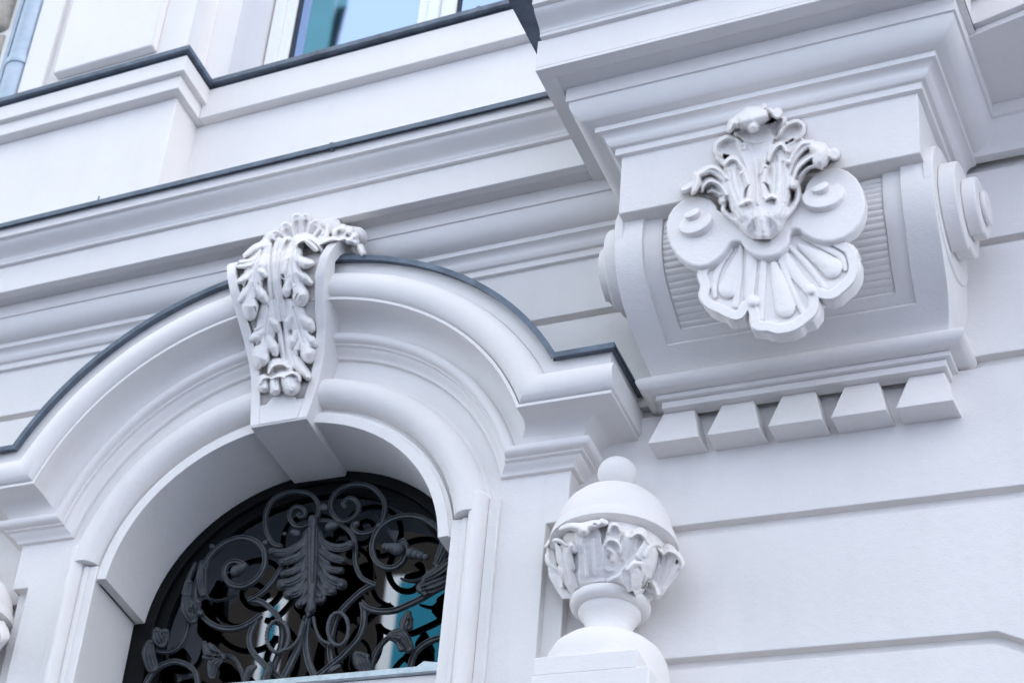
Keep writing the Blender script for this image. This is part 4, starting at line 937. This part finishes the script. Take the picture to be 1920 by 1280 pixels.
bars = [
 ([(860, 462), (810, 445), (770, 380), (762, 280), (800, 190), (880, 145), (965, 135), (1040, 155), (1082, 215), (1072, 280), (1025, 325), (975, 345), (930, 330), (908, 285), (918, 245), (955, 225), (992, 242), (996, 272), (972, 285), (958, 268)], 30),
 ([(1245, 232), (1230, 205), (1262, 175), (1305, 188), (1322, 235), (1295, 285), (1240, 312), (1185, 292), (1155, 235), (1165, 172), (1220, 115), (1310, 90), (1400, 108), (1462, 168), (1480, 235), (1466, 300), (1430, 350), (1375, 382), (1315, 380), (1286, 345), (1305, 320)], 30),
 ([(648, 580), (590, 552), (540, 565), (514, 612), (528, 662), (575, 698), (640, 698), (710, 655), (752, 590), (758, 520), (740, 465), (690, 425), (610, 410), (520, 440), (445, 500), (390, 580), (355, 660), (340, 740), (352, 815), (385, 880), (445, 930), (520, 955), (600, 950), (670, 920), (735, 872)], 36),
 ([(728, 872), (692, 935), (668, 1000), (672, 1062), (702, 1115), (762, 1175), (830, 1235), (880, 1275)], 38),
 ([(1565, 445), (1590, 430), (1605, 470), (1590, 540), (1542, 585), (1480, 588), (1430, 555), (1402, 490), (1412, 415), (1452, 345), (1530, 295), (1630, 278), (1720, 300), (1800, 355), (1845, 430), (1868, 520), (1862, 610), (1820, 690), (1745, 745), (1640, 800), (1530, 845), (1430, 848), (1370, 828), (1338, 795)], 36),
 ([(1342, 800), (1352, 860), (1348, 940), (1320, 1010), (1270, 1070), (1205, 1135), (1130, 1195), (1070, 1245)], 38),
 ([(870, 560), (840, 620), (795, 685), (735, 745), (660, 785)], 32),
 ([(662, 782), (730, 792), (790, 830), (840, 890), (860, 960), (856, 1040), (840, 1105), (818, 1160), (800, 1215), (760, 1285)], 36),
 ([(1090, 312), (1150, 312), (1230, 345), (1280, 390), (1300, 450), (1300, 540), (1312, 600), (1345, 655), (1425, 695)], 30),
 ([(1425, 688), (1350, 722), (1280, 782), (1212, 855), (1172, 935), (1155, 1010), (1150, 1100), (1160, 1180), (1150, 1240)], 36),
 ([(1012, 880), (985, 960), (960, 1060), (920, 1150), (880, 1230), (850, 1290)], 44),
 ([(1022, 880), (1008, 960), (1005, 1060), (1020, 1150), (1050, 1225), (1085, 1280)], 44),
 ([(40, 1290), (100, 1200), (200, 1152), (285, 1168), (340, 1215), (358, 1290)], 36),
 ([(440, 1210), (480, 1140), (530, 1118), (580, 1140), (615, 1200), (640, 1290)], 26),
 ([(60, 1050), (120, 1090), (200, 1090), (260, 1040), (290, 960), (300, 880)], 28),
 ([(1840, 1000), (1735, 1035), (1660, 1100), (1625, 1200)], 36),
 ([(1390, 1230), (1420, 1110), (1490, 1015), (1570, 990), (1612, 1040)], 24),
 ([(1050, 880), (1075, 1000), (1120, 1060), (1170, 1060)], 14),
]
for k, (p, w_) in enumerate(bars): bar(p, w_, YG+(0.004 if k % 2 else 0.0)+0.0006*k)
bar([(415, 560), (385, 680), (402, 752), (450, 785), (520, 778), (592, 748)], 26, YG-.006, [.7, 1.1, .8, .5, .4, .3], 'tendril')
bar([(1860, 560), (1790, 600), (1720, 650), (1640, 670), (1575, 655)], 26, YG-.006, [1.0, 1.0, .8, .6, .4], 'tendril')
bar([(345, 560), (300, 660), (285, 760), (300, 850)], 28, YG-.004, [.5, 1.1, 1.1, .6], 'tendril')
# rope rings and swags
def rope(pts, r, nm):
    mb = MB(); P = [Q_(p[0], p[1], YG-0.014) for p in smooth_path(pts)]
    mb.tube(P, r*.86, seg=8, sub=1)
    L = np.concatenate([[0], np.cumsum(np.linalg.norm(np.diff(P, axis=0), axis=1))]); P = np.array(P)
    for s_ in np.arange(0, L[-1], r*1.9):
        c = [np.interp(s_, L, P[:, j]) for j in range(3)]; mb.ball(c, (r*1.08, r*1.08, r*1.08), 8, 6)
    mb.build(nm, IRON, gri, smooth=50)
rope([(835+66*math.cos(t), 1000+95*math.sin(t)) for t in np.linspace(0, 2*math.pi, 15)], 0.0075, 'ring')
rope([(1198+62*math.cos(t), 955+98*math.sin(t)) for t in np.linspace(0, 2*math.pi, 15)], 0.0075, 'ring')
rope([(990, 920), (960, 1010), (915, 1065), (860, 1085)], 0.006, 'swag')
rope([(1050, 890), (1062, 950), (1092, 1015), (1145, 1045)], 0.006, 'swag')
for c, r in (((1115, 232), 32), ((762, 440), 22), ((440, 462), 20), ((1445, 340), 22)):
    MB().ball(Q_(*c, YG), r*SQ).build('bead', IRON, gri, smooth=60)
# cone knobs in the scroll eyes
def knob(c, d, rs_):
    mb = MB(); p = np.array(c, float)
    for k, r in enumerate(rs_):
        q = p+np.array(d)*k; mb.ball(Q_(q[0], q[1], YG-0.012-0.003*k), (r*SQ, r*SQ*.9, r*SQ), 12, 7)
    mb.build('eye_knob', IRON, gri, smooth=60)
knob((585, 610), (16, -10), (42, 40, 32, 22)); knob((1150, 345), (14, -4), (34, 32, 24)); knob((1560, 480), (-26, -6), (46, 40, 34, 26)); knob((1640, 500), (28, 8), (40, 34, 30, 22)); knob((1306, 330), (4, -6), (22, 18)); knob((950, 385), (-12, -6), (26, 24, 18)); knob((875, 385), (0, 2), (14, 12))
# palmette: midrib and curling fronds, each frond a part
def QF(zx, zy, off): return Q_(zx, zy, YG-off)
pm = []
fr = [([(1032, 335), (1005, 410), (940, 470), (870, 500), (800, 492)], 26), ([(1032, 390), (1000, 480), (940, 530), (862, 555)], 28), ([(1034, 470), (990, 565), (930, 605), (868, 628)], 24),
      ([(1034, 530), (995, 625), (930, 675), (865, 690)], 38), ([(1036, 590), (1005, 680), (955, 730), (900, 748)], 34), ([(1040, 640), (1015, 730), (990, 780), (965, 806)], 28), ([(1045, 650), (1040, 760), (1030, 840)], 34)]
fr += [([(1060, 335), (1085, 415), (1150, 462), (1215, 470), (1275, 450)], 28), ([(1060, 390), (1095, 480), (1160, 525), (1225, 545)], 28), ([(1056, 470), (1095, 560), (1150, 598), (1212, 606)], 24),
       ([(1056, 530), (1095, 620), (1155, 668), (1215, 688)], 38), ([(1054, 590), (1085, 680), (1125, 722), (1160, 728)], 32), ([(1050, 640), (1070, 720), (1100, 760), (1090, 785)], 28)]
for i, (p, w_) in enumerate(fr):
    nm = 'palmette_frond#%d' % i
    pm += [(nm, 'dome', p, [w_*.5, w_*.8, w_*.98, w_*.95], [.018, .024, .028, .022]), (nm, 'sub', p, [w_*.12, w_*.2, w_*.22, w_*.15], .010),
           (nm, 'sub', [(x, y+w_*.5) for x, y in p], [w_*.1, w_*.16, w_*.18, w_*.12], .008), (nm, 'sub', [(x, y-w_*.5) for x, y in p], [w_*.1, w_*.16, w_*.18, w_*.12], .008)]
    e = p[-1]
    pm += [(nm, 'dome', [e], [w_*.62], [.034])]
pm = [('palmette_midrib', 'dome', [(1045, 400), (1043, 560), (1040, 720)], [60, 112, 96], [.012, .015, .014])]+pm
pm += [('palmette_midrib', 'dome', [(1046, 300), (1044, 450), (1042, 620), (1036, 760), (1018, 872)], [28, 36, 32, 28, 14], [.034, .040, .042, .036, .02]),
       ('palmette_midrib', 'sub', [(1030, 340), (1028, 500), (1032, 680)], 6, .010), ('palmette_midrib', 'sub', [(1064, 340), (1060, 500), (1050, 680)], 6, .010)]
relief(None, (260, 880, .3125), (770, 270, 1310, 890), 2.6, YG, pm, IRON, gri, back=0.006, k=0.003, noise=0.0004)
# leaves wrapped on the bars
LEAFN = [0]
def ironleaf(items):
    LEAFN[0] += 1; nm = 'iron_leaf#%d' % LEAFN[0]; P = []; xs = []; ys = []
    for it in items:
        pts, wd, off = it[0], np.array(it[1], float), it[2]
        P.append((nm, 'dome', pts, list(wd*1.05), [off+.012, off+.020, off+.010]))
        xs += [p[0] for p in pts]; ys += [p[1] for p in pts]
    for it in items:
        pts = np.array(it[0], float); wd = np.array(it[1], float)
        d = np.gradient(pts, axis=0); n_ = np.stack([-d[:, 1], d[:, 0]], 1); n_ /= np.linalg.norm(n_, axis=1)[:, None]+1e-6
        for q in (-.55, 0, .55):
            P.append((nm, 'sub', [tuple(p) for p in pts+n_*(wd*q)[:, None]], list(wd*.16+2), .009))
    m_ = 70
    relief(None, (260, 880, .3125), (min(xs)-m_, min(ys)-m_, max(xs)+m_, max(ys)+m_), 2.6, YG, P, IRON, gri, back=0.008, k=0.004, noise=0.0004, soft=3)

ironleaf([([(285, 760), (300, 840), (325, 900)], [22, 48, 26], .012, .5), ([(350, 800), (330, 860)], [26, 30], .016, .6), ([(300, 680), (290, 740)], [22, 30], .012, .6), ([(372, 860), (300, 840)], [18, 16], .022, .7)])
ironleaf([([(380, 560), (375, 660), (385, 740)], [16, 34, 24], .012, .5), ([(400, 600), (395, 720)], [10, 12], .018, .7)])
ironleaf([([(1700, 710), (1760, 690), (1850, 650)], [34, 56, 50], .018, .5), ([(1720, 660), (1800, 620), (1870, 560)], [26, 44, 40], .016, .5), ([(1790, 560), (1830, 480), (1840, 410)], [26, 36, 22], .012, .5), ([(1700, 700), (1720, 740)], [16, 20], .03, .7)])
ironleaf([([(500, 1130), (450, 1160), (440, 1240)], [20, 40, 22], .016, .5), ([(500, 1125), (470, 1110)], [24, 22], .018, .5), ([(470, 1110), (420, 1100), (395, 1040)], [22, 30, 14], .02, .5), ([(480, 1100), (440, 1070), (425, 1050)], [16, 22, 12], .024, .5), ([(430, 1130), (395, 1125)], [20, 14], .02, .5)])
ironleaf([([(640, 1260), (670, 1200), (700, 1180)], [20, 24, 10], .014, .5)])
ironleaf([([(1510, 1000), (1570, 1000), (1620, 1070)], [20, 48, 30], .02, .5), ([(1560, 1020), (1580, 1070)], [24, 22], .024, .5), ([(1590, 970), (1600, 920), (1620, 860)], [22, 34, 16], .018, .5), ([(1620, 940), (1625, 900)], [26, 22], .02, .5), ])
ironleaf([([(1310, 1110), (1340, 1150), (1380, 1230)], [22, 46, 30], .016, .5), ([(1330, 1110), (1370, 1120)], [18, 16], .02, .5)])
ironleaf([([(110, 970), (125, 1010), (140, 1040)], [24, 44, 30], .012, .5), ([(160, 975), (150, 1010)], [22, 30], .012, .6)])
ironleaf([([(70, 1040), (60, 1100), (80, 1180)], [22, 40, 36], .004, .5)])
ironleaf([([(790, 1170), (760, 1260)], [20, 26], .02, .6)])
ironleaf([([(1160, 1200), (1200, 1180)], [18, 14], .02, .6)])

# ================================================================== THIS HOUSE ABOVE THE PICTURE, AND THE OTHER SIDE OF THE STREET
MB().box(-6.6, XR, -0.05, 0.32, 9.6, 10.4).build('lintel_zone', SMOOTH, up)
MB().box(-7.5, 12, 0.40, 10.0, 0.0, 19.5).build('house_core', BROWN, up)  # unseen mass, made tall to keep the sun off the front
MB().box(-40, -7.6, 0.2, 10.0, 0.0, 18.5).build('house_core', STONE, nb)
opp = thing('opposite_building', 'dark brown building with teal and white bays, seen only reflected in the fanlight glass', 'building')
MB().box(-14.5, -8.0, -30, -14.0, -0.5, 19.0).build('wall', BROWN, opp)
def bay(x0, x1, z1, edge):
    MB().box(x0, x0+edge, -14.08, -13.98, 1.0, z1).build('bay_frame', OPPWHITE, opp)
    MB().box(x1-0.1, x1, -14.08, -13.98, 1.0, z1).build('bay_frame', OPPWHITE, opp)
    for j in range(9):
        zt = z1-j*1.5
        MB().box(x0+edge+.002, x1-0.102, -14.06, -13.99, zt-0.07, zt).build('bay_frame', OPPWHITE, opp)
        MB().box(x0+edge+.002, x1-0.102, -14.04, -13.995, zt-1.42, zt-0.072).build('teal_panel', TEAL, opp)
bay(-11.58, -11.28, 15.72, 0.08); bay(-10.02, -8.3, 15.85, 0.16)
pal = thing('pale_building', 'unseen pale blue building added across the street to the left to light the shaded front', 'building')
MB().box(-70, -14.6, -30, -14.0, -0.5, 12.5).build('wall', PALE, pal)  # unseen; kept low and bright as soft bounce light from the left
gry = thing('grey_building', 'unseen blue-grey building added across the street right of the brown one to dim that side', 'building')
MB().box(-7.9, 40, -30, -14.0, -0.5, 17.0).build('wall', GREYFACADE, gry)  # unseen; made taller and darker to dim light from the right
tow = thing('teal_tower', 'tall teal block behind the street, reflected at the left of the upstairs window pane', 'building')
def block(pl_, z0, z1, nm):
    n = len(pl_); v = [(x, y, z0) for x, y in pl_]+[(x, y, z1) for x, y in pl_]
    MB().add(v, [tuple(range(n)), tuple(range(2*n-1, n-1, -1))]+[(i, (i+1) % n, n+(i+1) % n, n+i) for i in range(n)]).build(nm, TOWER, tow)
block([(-26, -20), (-15.65, -20), (-22.5, -30), (-33, -30)], -0.5, 44.0, 'wall')
block([(-15.64, -20.05), (-15.42, -20.05), (-16.2, -21.2), (-16.42, -21.2)], 33.95, 34.35, 'balcony')
